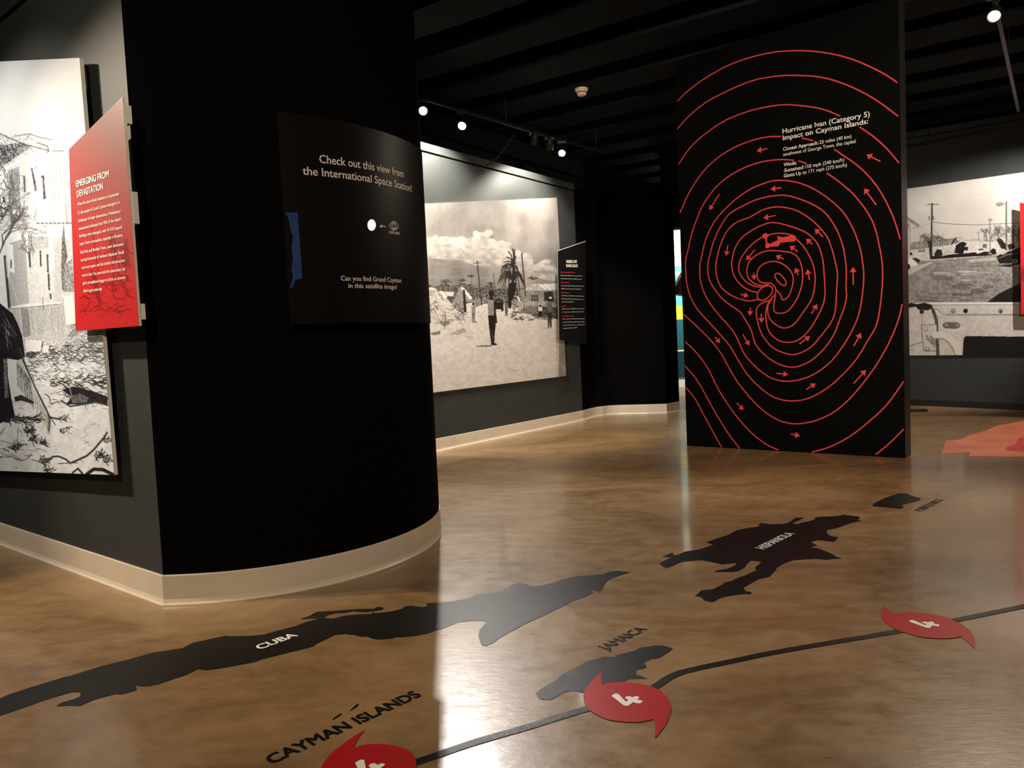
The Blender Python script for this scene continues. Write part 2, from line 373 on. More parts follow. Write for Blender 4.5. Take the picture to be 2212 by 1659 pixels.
# ------------------------------------------------------------------ picture painter: paints prints as ink values on fine meshes
def fbm(h, w, base, octaves=4, seed=0, gain=.55):
    r = np.random.default_rng(seed); out = np.zeros((h, w)); amp = 1; tot = 0
    for o in range(octaves):
        s = max(1.5, base / 2 ** o); gh, gw = int(h / s) + 3, int(w / s) + 3
        g = r.random((gh, gw)); y = np.arange(h) / s; x = np.arange(w) / s
        yi = y.astype(int); xi = x.astype(int); fy = (y - yi)[:, None]; fx = (x - xi)[None]
        fy = fy * fy * (3 - 2 * fy); fx = fx * fx * (3 - 2 * fx)
        out += amp * (g[yi][:, xi] * (1 - fy) * (1 - fx) + g[yi + 1][:, xi] * fy * (1 - fx) + g[yi][:, xi + 1] * (1 - fy) * fx + g[yi + 1][:, xi + 1] * fy * fx)
        tot += amp; amp *= gain
    return out / tot
class Canvas:
    def __init__(self, x0, y0, x1, y1, ss=2, bg=.9):
        self.x0, self.y0, self.ss = x0, y0, ss
        self.w, self.h = int((x1 - x0) * ss), int((y1 - y0) * ss); self.a = np.full((self.h, self.w), float(bg))
        self.T = None; self.k = 0
    def t(self, pts):
        if self.T: pts = crop(pts, *self.T)
        return [((x - self.x0) * self.ss, (y - self.y0) * self.ss) for x, y in pts]
    def sc(self): return self.ss / (self.T[2] if self.T else 1)
    def mask(self, pts):
        p = np.array(self.t(pts)); x0, y0 = np.floor(p.min(0)).astype(int); x1, y1 = np.ceil(p.max(0)).astype(int) + 1
        x0, y0, x1, y1 = max(x0, 0), max(y0, 0), min(x1, self.w), min(y1, self.h)
        if x1 <= x0 or y1 <= y0: return None
        X = np.arange(x0, x1)[None] + .5; Y = np.arange(y0, y1)[:, None] + .5; m = np.zeros((y1 - y0, x1 - x0), bool)
        for i in range(len(p)):
            (ax, ay), (bx, by) = p[i], p[(i + 1) % len(p)]
            if ay == by: continue
            c = (ay > Y) != (by > Y); m ^= c & (X < (bx - ax) * (Y - ay) / (by - ay) + ax)
        return (slice(y0, y1), slice(x0, x1)), m
    def poly(self, pts, v, alpha=1, noise=0, scale=8, contrast=None):
        r = self.mask(pts)
        if r is None: return
        sl, m = r; val = v
        if noise:
            self.k += 1; n = fbm(*m.shape, scale * self.sc(), 4, 100 + self.k); n = (n - n.mean()) / (n.std() + 1e-6)
            val = v + noise * n
        self.a[sl] = np.where(m, self.a[sl] * (1 - alpha) + val * alpha, self.a[sl])
    def line(self, pts, w, v, alpha=1):
        p = np.array(self.t(pts)); hw = max(w * self.sc() / 2, .35)
        for i in range(len(p) - 1):
            a, b = p[i], p[i + 1]
            x0, y0 = np.floor(np.minimum(a, b) - hw - 1).astype(int); x1, y1 = np.ceil(np.maximum(a, b) + hw + 2).astype(int)
            x0, y0, x1, y1 = max(x0, 0), max(y0, 0), min(x1, self.w), min(y1, self.h)
            if x1 <= x0 or y1 <= y0: continue
            X = np.arange(x0, x1)[None] + .5; Y = np.arange(y0, y1)[:, None] + .5; d = b - a; L2 = d @ d + 1e-9
            t = np.clip(((X - a[0]) * d[0] + (Y - a[1]) * d[1]) / L2, 0, 1)
            ds = np.hypot(X - a[0] - t * d[0], Y - a[1] - t * d[1]); k = np.clip(hw - ds + .5, 0, 1) * alpha
            s = (slice(y0, y1), slice(x0, x1)); self.a[s] = self.a[s] * (1 - k) + v * k
    def ell(self, cx, cy, rx, ry, v, alpha=1, noise=0, scale=8):
        self.poly([(cx + rx * math.cos(t), cy + ry * math.sin(t)) for t in np.linspace(0, 2 * math.pi, 28)[:-1]], v, alpha, noise, scale)
    def scrib(self, n, x0, y0, x1, y1, ln, w, v, seed, ang=None, alpha=.9):
        r = random.Random(seed)
        for _ in range(n):
            x, y = r.uniform(x0, x1), r.uniform(y0, y1); a = r.uniform(-.5, .5) if ang is None else r.gauss(*ang)
            l = ln * r.uniform(.4, 1.4); c = r.uniform(-1, 1); pts = []
            for k in range(5):
                pts.append((x, y)); x += math.cos(a) * l / 4; y += math.sin(a) * l / 4; a += c * .4
            self.line(pts, w * r.uniform(.5, 1.3), v * r.uniform(.5, 1.8), alpha)
    def branch(self, x, y, a, l, w, v, depth, r):
        x2, y2 = x + math.cos(a) * l, y + math.sin(a) * l; xm, ym = (x + x2) / 2 + r.uniform(-.1, .1) * l, (y + y2) / 2 + r.uniform(-.1, .1) * l
        self.line([(x, y), (xm, ym), (x2, y2)], w, v, .9)
        if depth:
            for _ in range(r.choice((2, 2, 3))): self.branch(x2, y2, a + r.uniform(-.8, .8), l * r.uniform(.55, .9), w * .68, v, depth - 1, r)
    def sample(self, px):
        x = np.clip((px[:, 0] - self.x0) * self.ss - .5, 0, self.w - 1.001); y = np.clip((px[:, 1] - self.y0) * self.ss - .5, 0, self.h - 1.001)
        xi, yi = x.astype(int), y.astype(int); fx, fy = x - xi, y - yi; a = self.a
        return a[yi, xi] * (1 - fx) * (1 - fy) + a[yi, xi + 1] * fx * (1 - fy) + a[yi + 1, xi] * (1 - fx) * fy + a[yi + 1, xi + 1] * fx * fy

def print_mesh(name, quad, nu, nv, colour, parent, m=None):
    """quad = TL,TR,BR,BL on a flat board; colour(px)->linear rgb gives the ink"""
    q = np.asarray(quad, float); s = np.linspace(0, 1, nu)[None, :, None]; t = np.linspace(0, 1, nv)[:, None, None]
    G = (q[0] * (1 - s) + q[1] * s) * (1 - t) + (q[3] * (1 - s) + q[2] * s) * t
    V = G.reshape(-1, 3); rgb = colour(proj(V)); V = V - np.array(parent.location)
    i = np.arange(nu * nv).reshape(nv, nu); Fq = np.stack([i[:-1, :-1], i[1:, :-1], i[1:, 1:], i[:-1, 1:]], -1).reshape(-1, 4)
    me = bpy.data.meshes.new(name); nf = len(Fq)
    me.vertices.add(len(V)); me.vertices.foreach_set('co', V.ravel())
    me.loops.add(nf * 4); me.loops.foreach_set('vertex_index', Fq.ravel().astype(np.int32))
    me.polygons.add(nf); me.polygons.foreach_set('loop_start', np.arange(0, nf * 4, 4, dtype=np.int32))
    me.update(calc_edges=True)
    ca = me.color_attributes.new('ink', 'FLOAT_COLOR', 'POINT')
    ca.data.foreach_set('color', np.c_[np.clip(rgb, 0, 1), np.ones(len(V))].astype(np.float32).ravel())
    me.materials.append(m or M['print'])
    o = bpy.data.objects.new(name, me); col.objects.link(o); o.parent = parent; return o
def tone(v, dark, light, g=2.0):
    v = np.clip(v, 0, 1)[:, None] ** g
    return np.array(dark) * (1 - v) + np.array(light) * v

def board(name, quad, n, thick, m, label, cat, group=None):
    """a rigid board (thing) standing proud of a wall: quad is its front face"""
    base = np.array(quad).mean(0); base[2] = min(p[2] for p in quad)
    e = empty(name, base); tag(e, label, cat, group)
    v, f = prism(quad, -np.asarray(n) * thick); obj('backing', v, f, m, e)
    return e

# ---- text
_cap = {}
def text_mesh(body, bold=0.0, shear=0.0):
    cu = bpy.data.curves.new('t', 'FONT'); cu.body = body; cu.size = 1; cu.shear = shear; cu.resolution_u = 3
    o = bpy.data.objects.new('t', cu); col.objects.link(o); bpy.context.view_layer.update()
    me = bpy.data.meshes.new_from_object(o.evaluated_get(bpy.context.evaluated_depsgraph_get()))
    v = np.array([p.co[:] for p in me.vertices]) if len(me.vertices) else np.zeros((0, 3)); f = [tuple(p.vertices) for p in me.polygons]
    bpy.data.objects.remove(o); bpy.data.curves.remove(cu); bpy.data.meshes.remove(me)
    if bold:                                # heavier weight: struck several times, slightly apart
        v, f = merge(*[(v + [dx * bold, dy * bold, .00025 * i], f) for i, (dx, dy) in enumerate(((-1, -.6), (1, -.6), (-1, .6), (1, .6), (0, 0)))])
    return v, f
CAPH = text_mesh('H')[0][:, 1].max()
def put_text(name, body, P0, P1, cap, upv, n, off, m, parent, bold=0.0, shear=0.0, label=None):
    v, f = text_mesh(body, bold, shear); x0, x1 = v[:, 0].min(), v[:, 0].max()
    d = P1 - P0; s = np.linalg.norm(d) / (x1 - x0); u = d / np.linalg.norm(d)
    sy = s if cap is None else cap / CAPH
    Q = P0 + ((v[:, :1] - x0) * s) * u + v[:, 1:2] * sy * np.asarray(upv) + np.asarray(n) * (off + v[:, 2:3])
    o = obj(name, Q, f, m, parent)
    if label: o['label'] = label
    return o
def plane_text(pl, body, a, b, cap, m, parent, off=.0015, bold=0.0, shear=0.0, label=None):
    P0, P1 = pl.hit([a])[0], pl.hit([b])[0]; capw = pl.hit([(a[0], a[1] - cap)])[0][2] - P0[2]
    return put_text('lettering', body, P0, P1, capw, (0, 0, 1), pl.n, off, m, parent, bold, shear, label)

def ribbon(pts3, n, w, off, closed=False):
    p = np.asarray(pts3, float); n = np.asarray(n, float); k = len(p); V = []
    for i in range(k):
        t = (p[(i + 1) % k] - p[i - 1]) if closed else (p[min(i + 1, k - 1)] - p[max(i - 1, 0)])
        t /= np.linalg.norm(t) + 1e-9; s = np.cross(n, t); V += [p[i] + s * w / 2 + n * off, p[i] - s * w / 2 + n * off]
    r = range(k) if closed else range(k - 1)
    return np.array(V), [(2 * i, 2 * i + 1, 2 * ((i + 1) % k) + 1, 2 * ((i + 1) % k)) for i in r]
#@@ART@@
# ================================================================== LEFT WALL: big photograph and red text panel
LP = Plane(CORNER, LEFT0)
pl = LP.shift(.068)
tl, tr, br, bl = pl.uv([(0, 133), (172, 125), (247, 1026), (0, 1017)])
ext = 1.2                                   # the photograph runs on out of the frame
def run(a, b, d): return a + (a - b) / np.linalg.norm(a - b) * d
quad = pl.P([run(tl, tr, ext), tr, br, run(bl, br, ext)])
ph = board('mural_photograph', quad, LP.n, .02, M['foam'], 'tall black and white photograph of a storm-torn white house and fallen palm', 'photograph')
for (x, y) in ((176, 165), (205, 560), (236, 960)):
    p = pl.hit([(x - 20, y)])[0] - LP.n * .044
    v, f = box(p, LP.u * .05, LP.n * .047, (0, 0, .12)); obj('bracket', v, f, M['foam'], ph)

cv = Canvas(-160, 100, 262, 1050, 2, .88)
cv.a[:] = .88 + .05 * (fbm(cv.h, cv.w, 160, 3, 3) - .5)
A1 = (0, 260, 3.7714); A2 = (0, 640, 3.95)
cv.T = A1
cv.poly([(-600, 60), (0, 105), (140, 112), (240, 105), (420, 155), (580, 205), (610, 260), (440, 245), (385, 270), (230, 300), (0, 410), (-600, 600)], .84, 1, .08, 12)
cv.poly([(-600, 400), (40, 410), (230, 300), (560, 250), (610, 1500), (60, 1530), (-600, 1560)], .95, 1, .015, 30)
cv.poly([(0, 110), (120, 150), (260, 200), (60, 240), (0, 215)], .78, 1, .16, 5)
cv.poly([(-300, 150), (0, 200), (170, 185), (250, 215), (60, 350), (0, 370), (-300, 520)], .40, 1, .25, 6)
for k in range(9): cv.line([(10 + k * 22, 205 + k), (70 + k * 20, 330 - k * 12)], 3, .2 + .5 * (k % 2), .8)
for k in range(6): cv.line([(130, 255 + k * 3), (240 + k * 6, 195 + k * 6)], 4, .25 if k % 2 else .95, .8)
cv.line([(0, 108), (90, 150), (210, 198), (390, 245)], 8, .35); cv.line([(130, 128), (240, 108), (330, 140), (425, 158)], 10, .55); cv.line([(212, 160), (245, 112)], 6, .4)
cv.line([(300, 182), (385, 208), (398, 250), (370, 268)], 7, .3); cv.line([(430, 250), (520, 248)], 7, .4)
cv.poly([(-300, 640), (0, 400), (230, 285), (360, 238), (385, 262), (240, 305), (20, 420), (-300, 690)], .98)
cv.line([(20, 422), (240, 308), (385, 265)], 3, .55)
cv.poly([(70, 410), (160, 370), (165, 720), (70, 740)], .66, 1, .07, 5); cv.poly([(165, 330), (225, 300), (238, 880), (205, 900)], .83)
cv.poly([(240, 330), (370, 330), (380, 640), (262, 650)], .9, 1, .03, 20)
for q in ([(188, 450), (203, 450), (210, 585), (195, 585)], [(250, 385), (262, 385), (290, 500), (300, 570), (285, 580)], [(335, 452), (360, 445), (375, 640), (352, 645)]): cv.poly(q, .3, 1, .1, 6)
cv.line([(262, 400), (295, 380), (300, 365)], 6, .5); cv.line([(345, 470), (350, 640)], 5, .9); cv.line([(362, 480), (368, 560), (355, 560)], 3, .9)
for x, a, b in ((408, 335, 650), (396, 430, 640), (430, 340, 655), (455, 345, 640), (486, 345, 560), (515, 335, 830), (535, 330, 390), (548, 600, 850)): cv.line([(x, a), (x + (b - a) * .07, b)], 4.5, .42, .8)
cv.poly([(262, 652), (550, 660), (552, 676), (264, 670)], 1.0); cv.line([(264, 674), (545, 680)], 2.5, .5, .7)
for x in (275, 400, 425, 530): cv.line([(x, 670), (x + 14, 830)], 5, .55, .8)
for x in range(300, 580, 34): cv.line([(x, 836), (x + 18, 838)], 12, .35, .8)
cv.line([(290, 846), (580, 850)], 3, .6); cv.poly([(275, 850), (590, 850), (596, 942), (300, 945)], .985)
cv.poly([(225, 950), (585, 945), (600, 1480), (235, 1490)], .86, 1, .04, 9); cv.poly([(230, 950), (400, 950), (395, 1040), (232, 1060)], .7, .7, .06, 8)
cv.poly([(398, 950), (436, 950), (442, 1210), (412, 1212)], .99); cv.line([(440, 955), (446, 1210)], 3, .6)
cv.poly([(80, 1000), (205, 960), (238, 1490), (70, 1520)], .71, 1, .04, 5); cv.poly([(60, 1005), (105, 1015), (118, 1245), (76, 1230)], .97); cv.ell(90, 1170, 8, 40, .45)
for q in ((232, 1070, 1198), (320, 1060, 1192), (378, 1090, 1240), (388, 1250, 1385), (402, 1410, 1455)):
    cv.poly([(q[0], q[1]), (q[0] + 15, q[1]), (q[0] + 21, q[2]), (q[0] + 6, q[2])], .3)
cv.poly([(505, 960), (518, 830), (535, 1000), (550, 1110), (530, 1180), (520, 1400), (505, 1380), (498, 1200)], .42, 1, .15, 5)
cv.poly([(522, 1170), (590, 1130), (606, 1400), (520, 1400)], .6, 1, .18, 4); cv.poly([(440, 1000), (500, 980), (500, 1480), (450, 1480)], .8, 1, .06, 4)
cv.line([(40, 1110), (75, 1520)], 22, .25); cv.line([(48, 1120), (60, 1280)], 8, .7); cv.line([(85, 1290), (170, 1560)], 3, .95)
cv.T = A2
cv.poly([(-500, 140), (60, 110), (530, 62), (565, 412), (380, 425), (60, 300), (-500, 500)], .8, 1, .05, 6)
r = random.Random(2)
for k in range(46):
    x = 100 + k * 10; y = 110 + r.uniform(-10, 20) - k; pts = [(x + r.uniform(-4, 4) + j * 1, y + j * 26) for j in range(int(r.uniform(6, 12)))]
    cv.line(pts, r.uniform(1.5, 4), r.uniform(.35, .6), .7)
cv.poly([(180, 100), (245, 110), (262, 340), (200, 350)], .45, .6, .1, 5); cv.line([(65, 112), (530, 64)], 5, .3, .8); cv.line([(365, 10), (372, 120)], 5, .3)
cv.poly([(536, 0), (640, 0), (650, 230), (556, 238)], .965); cv.line([(538, 10), (556, 240)], 4, .4)
cv.poly([(-600, 330), (200, 350), (560, 400), (560, 245), (700, 250), (1000, 270), (1000, 480), (-600, 600)], .82, .9, .14, 7)
cv.poly([(-600, 460), (200, 470), (420, 430), (1010, 470), (1040, 1700), (-600, 1700)], .93, 1, .025, 40)
cv.scrib(190, 560, 235, 900, 470, 60, 3, .35, 5); cv.scrib(260, 230, 420, 905, 560, 60, 5, .22, 6); cv.scrib(150, 220, 540, 920, 720, 55, 4.5, .28, 7)
cv.scrib(60, 380, 700, 920, 920, 70, 6, .15, 8); cv.scrib(130, -500, 700, 930, 1400, 50, 4, .35, 9, alpha=.6); cv.scrib(160, -500, 560, 940, 1480, 22, 3.5, .5, 10, alpha=.6)
cv.poly([(215, 368), (360, 378), (352, 470), (225, 480)], .965); cv.poly([(368, 415), (420, 425), (410, 480), (360, 475)], .96); cv.line([(362, 380), (350, 475)], 5, .25)
cv.ell(265, 500, 50, 30, .25, .8, .2, 5)
cv.poly([(530, 800), (600, 775), (640, 770), (800, 812), (915, 855), (918, 932), (800, 900), (700, 925), (560, 925), (610, 862)], .1, 1, .08, 6)
cv.poly([(600, 850), (680, 830), (760, 870), (740, 905), (620, 915)], .45, .8, .15, 5); cv.line([(520, 890), (600, 940), (820, 905), (920, 930)], 14, .28)
cv.line([(800, 745), (860, 730), (905, 712)], 18, .25); cv.scrib(40, 420, 690, 910, 770, 80, 8, .15, 11); cv.line([(590, 770), (610, 840), (600, 870)], 6, .7); cv.line([(550, 690), (590, 672), (635, 690)], 6, .4)
# palm trunk and hanging frond
cv.poly([(-600, 60), (0, 60), (60, 110), (110, 150), (150, 230), (190, 340), (215, 520), (150, 545), (60, 530), (70, 700), (95, 860), (130, 1035), (0, 1085), (-120, 1080), (-120, 600), (-600, 560)], .07, 1, .05, 8)
cv.poly([(30, 540), (55, 540), (75, 860), (40, 870)], .5, .8, .2, 4); cv.poly([(62, 545), (150, 560), (175, 700), (110, 880), (96, 850)], .93)
for k in range(14): cv.line([(20 + r.uniform(-30, 60), 120 + r.uniform(0, 250)), (60 + r.uniform(-10, 90), 300 + r.uniform(0, 160))], 3, r.uniform(.4, .95), .8)
sp = smooth_line([(60, 260), (130, 380), (190, 530), (270, 720), (350, 880), (410, 1005), (440, 1035), (510, 1048)], 6)
cv.line([tuple(q) for q in sp], 13, .12)
for k, q in enumerate(sp[8:36]):
    cv.line([tuple(q), (q[0] - 8, q[1] + 110 + 12 * (k % 5))], 3.6, .12, .9); cv.line([tuple(q), (q[0] + 45, q[1] + 70)], 4, .3, .8)
for k in range(24): cv.line([(140 + k * 5, 560 + k * 6), (150 + k * 6 + r.uniform(-6, 6), 760 + k * 9)], 2.6, .2, .8)
cv.line([(190, 560), (330, 860), (400, 1000)], 5, .9); cv.poly([(120, 860), (180, 840), (290, 900), (280, 920), (180, 890), (130, 900)], .15, 1, .1, 6)
cv.scrib(80, 0, 1020, 320, 1080, 60, 7, .12, 12)
cv.line([(600, 1425), (740, 1362), (800, 1310), (850, 1250), (890, 1205), (912, 1163)], 17, .2); cv.line([(420, 1402), (450, 1368), (500, 1366), (560, 1390), (600, 1424)], 15, .2); cv.line([(500, 1428), (660, 1420)], 9, .35)
for (x, y, n) in ((250, 1150, 36), (130, 1296, 30), (280, 1222, 24), (365, 1252, 26), (850, 1365, 30), (915, 1400, 24), (410, 1485, 16), (370, 1405, 24), (930, 1230, 16), (550, 1140, 12), (545, 1040, 12)): cv.scrib(n, x - 45, y - 18, x + 25, y + 18, 46, 6, .15, int(x + y), (-.4, .7))
cv.line([(155, 1120), (145, 1260)], 5, .4); cv.line([(620, 1505), (665, 1470), (705, 1515)], 16, .2); cv.line([(740, 1518), (800, 1475), (880, 1480), (970, 1525)], 30, .12)
cv.scrib(60, -600, 1180, 300, 1420, 120, 6, .3, 21)
# bare tree on the left of the house
cv.T = A1; rr_ = random.Random(5)
for (x, y, a, l) in ((5, 1060, -1.2, 130), (0, 1080, -1.45, 150), (20, 1000, -.9, 90), (-40, 900, -1.0, 150), (-120, 1000, -1.3, 160)): cv.branch(x, y, a, l, 9, .25, 5, rr_)
for k in range(60): cv.line([(rr_.uniform(-80, 230), rr_.uniform(700, 900)), (rr_.uniform(0, 260), rr_.uniform(760, 960))], 2.2, .4, .55)
cv.scrib(50, 170, 880, 270, 1060, 50, 4, .3, 31, (1.2, .5)); cv.scrib(120, -300, 330, 40, 800, 90, 6, .2, 33, (1.3, .5)); cv.scrib(60, 60, 400, 170, 720, 90, 2.5, .4, 34, (1.2, .5))
print_mesh('print', quad + LP.n * .0012, 330, 860, lambda px: tone(cv.sample(px), (.012, .01, .016), (.78, .81, .87), 2.2), ph)

# red text panel
pr = LP.shift(.115)
rq = pr.hit([(149, 323), (265, 208), (301, 704), (164, 715)])
rp = board('text_panel', rq, LP.n, .012, M['foam'], 'tall red trapezoid text panel headed EMERGING FROM DEVASTATION beside the tall photograph', 'panel')
for (x, y, hh) in ((266, 246, .09), (281, 448, .16), (296, 673, .08)):
    p = pr.hit([(x, y)])[0] - LP.n * .025 - LP.u * np.sign(LP.u @ [1, 0, 0]) * .02
    v, f = box(p, LP.u * .06, LP.n * .026, (0, 0, hh)); obj('bracket', v, f, M['foam'], rp)
ca = Canvas(120, 190, 320, 730, 2, 0)
ca.T = (0, 260, 3.7714)
ca.scrib(60, 640, 1250, 1050, 1560, 50, 6, 1, 41); ca.poly([(740, 1220), (780, 1230), (830, 1490), (815, 1520), (770, 1400)], .8); ca.poly([(880, 930), (930, 920), (960, 1080), (920, 1200), (900, 1100)], .6, 1, .2, 10)
ca.poly([(960, 1000), (1040, 960), (1060, 1180), (1000, 1200)], .55, 1, .2, 8); ca.line([(750, 880), (790, 1150), (800, 1240)], 14, .6); ca.scrib(50, 900, 900, 1050, 1320, 90, 6, .8, 42, (1.2, .6)); ca.scrib(60, 640, 1480, 1000, 1600, 26, 6, .9, 43)
ca.line([(915, 1350), (990, 1340), (1040, 1400), (1010, 1460), (930, 1450), (915, 1350)], 12, .8)
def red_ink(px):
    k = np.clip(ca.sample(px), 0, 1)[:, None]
    u = np.clip((px[:, 1] - 215) / 330 - (px[:, 0] - 160) / 420, 0, 1)[:, None]        # colour runs from dusty rose at the head to plain red
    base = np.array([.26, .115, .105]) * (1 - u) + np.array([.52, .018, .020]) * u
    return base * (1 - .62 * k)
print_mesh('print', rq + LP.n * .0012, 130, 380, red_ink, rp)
lines = [('EMERGING FROM', (627, 545), (895, 462), 52, .03), ('DEVASTATION', (633, 628), (847, 562), 52, .03)]
body = ['When the storm finally subsided on September', '13, the people of Grand Cayman emerged to a', 'landscape of utter devastation. Preliminary', "assessments indicated that 95% of the island's", 'buildings were damaged, with 10-15% beyond', 'repair. Entire communities, especially in Breakers,', 'East End, and Bodden Town, were decimated,', 'leaving thousands of residents displaced. Roads', "were torn apart, and the island's infrastructure", 'was in ruins. Yet, even amid the destruction, the', 'spirit of resilience began to shine as recovery', 'efforts got underway']
ends = [(637, 697, 980, 610), (641, 768, 985, 678), (645, 830, 990, 752), (648, 895, 997, 815), (652, 955, 1002, 882), (656, 1020, 1008, 945), (662, 1087, 1016, 1018), (666, 1150, 1018, 1085), (671, 1212, 1024, 1152), (676, 1275, 1027, 1222), (680, 1340, 1032, 1290), (686, 1402, 838, 1385)]
lines += [(b, e[:2], e[2:], 25, .012) for b, e in zip(body, ends)]
for t, a, b, c, bo in lines:
    a, b = crop([a, b], 0, 260, 3.7714)
    plane_text(pr, t, a, b, c / 3.7714, M['white_vinyl'], rp, .0028, bo)

# ================================================================== CURVED WALL: satellite-view panel
RO = CRAD + .075
def cyl(px, r=RO):
    d = ray(px); o = CAM[:2] - CC; a = (d[:, :2] ** 2).sum(1); b = d[:, :2] @ o; c = o @ o - r * r
    disc = np.maximum(b * b - a * c, 0); t = (-b - np.sqrt(disc)) / a
    P_ = CAM + d * t[:, None]; ang = np.arctan2(P_[:, 1] - CC[1], P_[:, 0] - CC[0]); return np.stack([ang * r, P_[:, 2]], 1)
def cylP(sz, off=0.0):
    sz = np.atleast_2d(sz); a = sz[:, 0] / RO; r = RO + off
    return np.stack([CC[0] + r * np.cos(a), CC[1] + r * np.sin(a), sz[:, 1]], 1)
cTL, cBL, cBR = cyl([(603, 241), (622, 701), (864, 694)])
s0 = (cTL[0] + cBL[0]) / 2; s1 = min(np.linspace(-.6, 0, 200), key=lambda a: abs(proj(cylP([a * RO, 2.2]))[0][0] - 919)) * RO; z1, z0 = cTL[1], cBL[1]
pe = empty('satellite_panel', tuple(cylP([(s0 + s1) / 2, z0])[0])); tag(pe, 'glossy black curved panel with a peephole inviting a look at a satellite view', 'panel')
NS = 40; ss_ = np.linspace(s0, s1, NS); V = []
for s in ss_:
    for z, o in ((z0, 0), (z1, 0), (z1, -.022), (z0, -.022)): V.append(cylP([s, z], o)[0])
Fc = [(i * 4 + j, i * 4 + (j + 1) % 4, i * 4 + 4 + (j + 1) % 4, i * 4 + 4 + j) for i in range(NS - 1) for j in range(4)] + [(0, 1, 2, 3), ((NS - 1) * 4 + 3, (NS - 1) * 4 + 2, (NS - 1) * 4 + 1, (NS - 1) * 4)]
obj('board', V, Fc, M['panel_black'], pe)
for s in (s0 + .12, (s0 + s1) / 2, s1 - .12):
    for z in (z0 + .15, z1 - .15):
        c = cylP([s, z], -.048)[0]; nn = np.array([math.cos(s / RO), math.sin(s / RO), 0]); v, f = box(c, nn * .05, np.cross(nn, [0, 0, 1]) * .06, (0, 0, .06)); obj('standoff', v, f, M['black_plastic'], pe)
IS = (560, 200, 2.9625)
def cyl_text(t, a, b, cap, m, bold=.01):
    v, f = text_mesh(t, bold); x0, x1 = v[:, 0].min(), v[:, 0].max(); A_, B_ = cyl(crop([a, b], *IS)); T_ = cyl(crop([(a[0], a[1] - cap)], *IS))[0]
    k = (v[:, 0] - x0) / (x1 - x0); s = A_[0] + k * (B_[0] - A_[0]); z = A_[1] + k * (B_[1] - A_[1]) + v[:, 1] / CAPH * (T_[1] - A_[1])
    Q = cylP(np.c_[s, z], .002); nn = Q - [CC[0], CC[1], 0]; nn[:, 2] = 0; nn /= np.linalg.norm(nn, axis=1)[:, None]; Q = Q + nn * v[:, 2:3]
    iv = sorted((v[list(q), 0].min(), v[list(q), 0].max()) for q in f); cuts = []; hi = iv[0][1]      # word gaps
    for lo_, hi_ in iv:
        if lo_ - hi > .13: cuts.append((lo_ + hi) / 2)
        hi = max(hi, hi_)
    word = lambda q: sum(v[q[0], 0] > c for c in cuts)
    for w in range(len(cuts) + 1):
        fw = [q for q in f if word(q) == w]; ids = sorted({i for q in fw for i in q}); mp_ = {i: k for k, i in enumerate(ids)}
        obj('lettering', Q[ids], [tuple(mp_[i] for i in q) for q in fw], m, pe)
cyl_text('Check out this view from', (385, 450), (922, 545), 52, M['cream_text'])
cyl_text('the International Space Station!', (278, 525), (975, 637), 52, M['cream_text'])
cyl_text('Can you find Grand Cayman', (522, 1203), (907, 1217), 31, M['cream_text'])
cyl_text('in this satellite image?', (570, 1250), (880, 1258), 30, M['cream_text'])
cyl_text('LOOK HERE', (828, 901), (897, 911), 17, M['cream_text'])
def cyl_poly(name, pts, m, off=.002, T=IS, label=None):
    P_ = cylP(cyl(crop(pts, *T)), off); o = obj(name, P_, [tuple(range(len(pts)))], m, pe)
    if label: o['label'] = label
    return o
cyl_poly('peephole', [(718 + 26 * math.cos(t), 848 + 36 * math.sin(t)) for t in np.linspace(0, 2 * math.pi, 32)[:-1]], M['peephole'], label='glowing white round peephole')
cyl_poly('arrow', [(768, 855), (785, 843), (785, 852), (809, 855), (809, 861), (785, 858), (783, 867)], M['cream_text'])
def cyl_ring(pts, w):
    P_ = cylP(cyl(crop(pts, *IS)), .002); c = P_.mean(0); n = np.array([c[0] - CC[0], c[1] - CC[1], 0]); n /= np.linalg.norm(n); v, f = ribbon(P_, n, w, 0, True); obj('eye_icon', v, f, M['cream_text'], pe)
cyl_ring([(829, 855), (845, 832), (860, 824), (876, 833), (891, 858), (876, 874), (860, 881), (844, 872)], .005)
cyl_ring([(860 + 15 * math.cos(t), 854 + 19 * math.sin(t)) for t in np.linspace(0, 2 * math.pi, 20)[:-1]], .004)
cyl_ring([(860 + 8 * math.cos(t), 854 + 12 * math.sin(t)) for t in np.linspace(0, 2 * math.pi, 16)[:-1]], .003)
tp = cyl_poly('tape', [(162, 768), (245, 770), (250, 850), (258, 950), (275, 1190), (230, 1200), (222, 1222), (210, 1252), (195, 1245), (206, 1210), (216, 1180), (204, 1140), (215, 1060), (206, 1000), (214, 920), (200, 880), (192, 830), (180, 792)], M['tape'], .004, label='torn strip of blue painter\'s tape')

# ================================================================== BACK WALL: street photograph and black fact panel
BP = Plane(BK0, BK1)
pb = BP.shift(.02)
tl, tr, br, bl = pb.uv([(915, 440), (1203, 427), (1223, 812), (936, 848)])
quad = pb.P([run(tl, tr, .35), tr, br, run(bl, br, .35)])
bp_ = board('mural_photograph', quad, BP.n, .018, M['foam'], 'wide sepia photograph of people standing on a storm-wrecked sandy street', 'photograph')
cb = Canvas(860, 400, 1240, 880, 2, .66)
n1 = fbm(cb.h, cb.w, 130, 4, 11); n2 = fbm(cb.h // 3 + 1, cb.w, 60, 4, 12).repeat(3, 0)[:cb.h]
yy = np.arange(cb.h)[:, None] / cb.h; xx = np.arange(cb.w)[None] / cb.w
cb.a = .54 + .24 * (n1 - .5) + .20 * (n2 - .5) + .10 * np.clip(xx - .55, 0, 1) - .05 * np.exp(-((xx - .5) ** 2 + (yy - .15) ** 2) / .02) + .02 * rng.standard_normal(cb.a.shape)
B1 = (900, 400, 5.53); B2 = (900, 640, 4.6075)
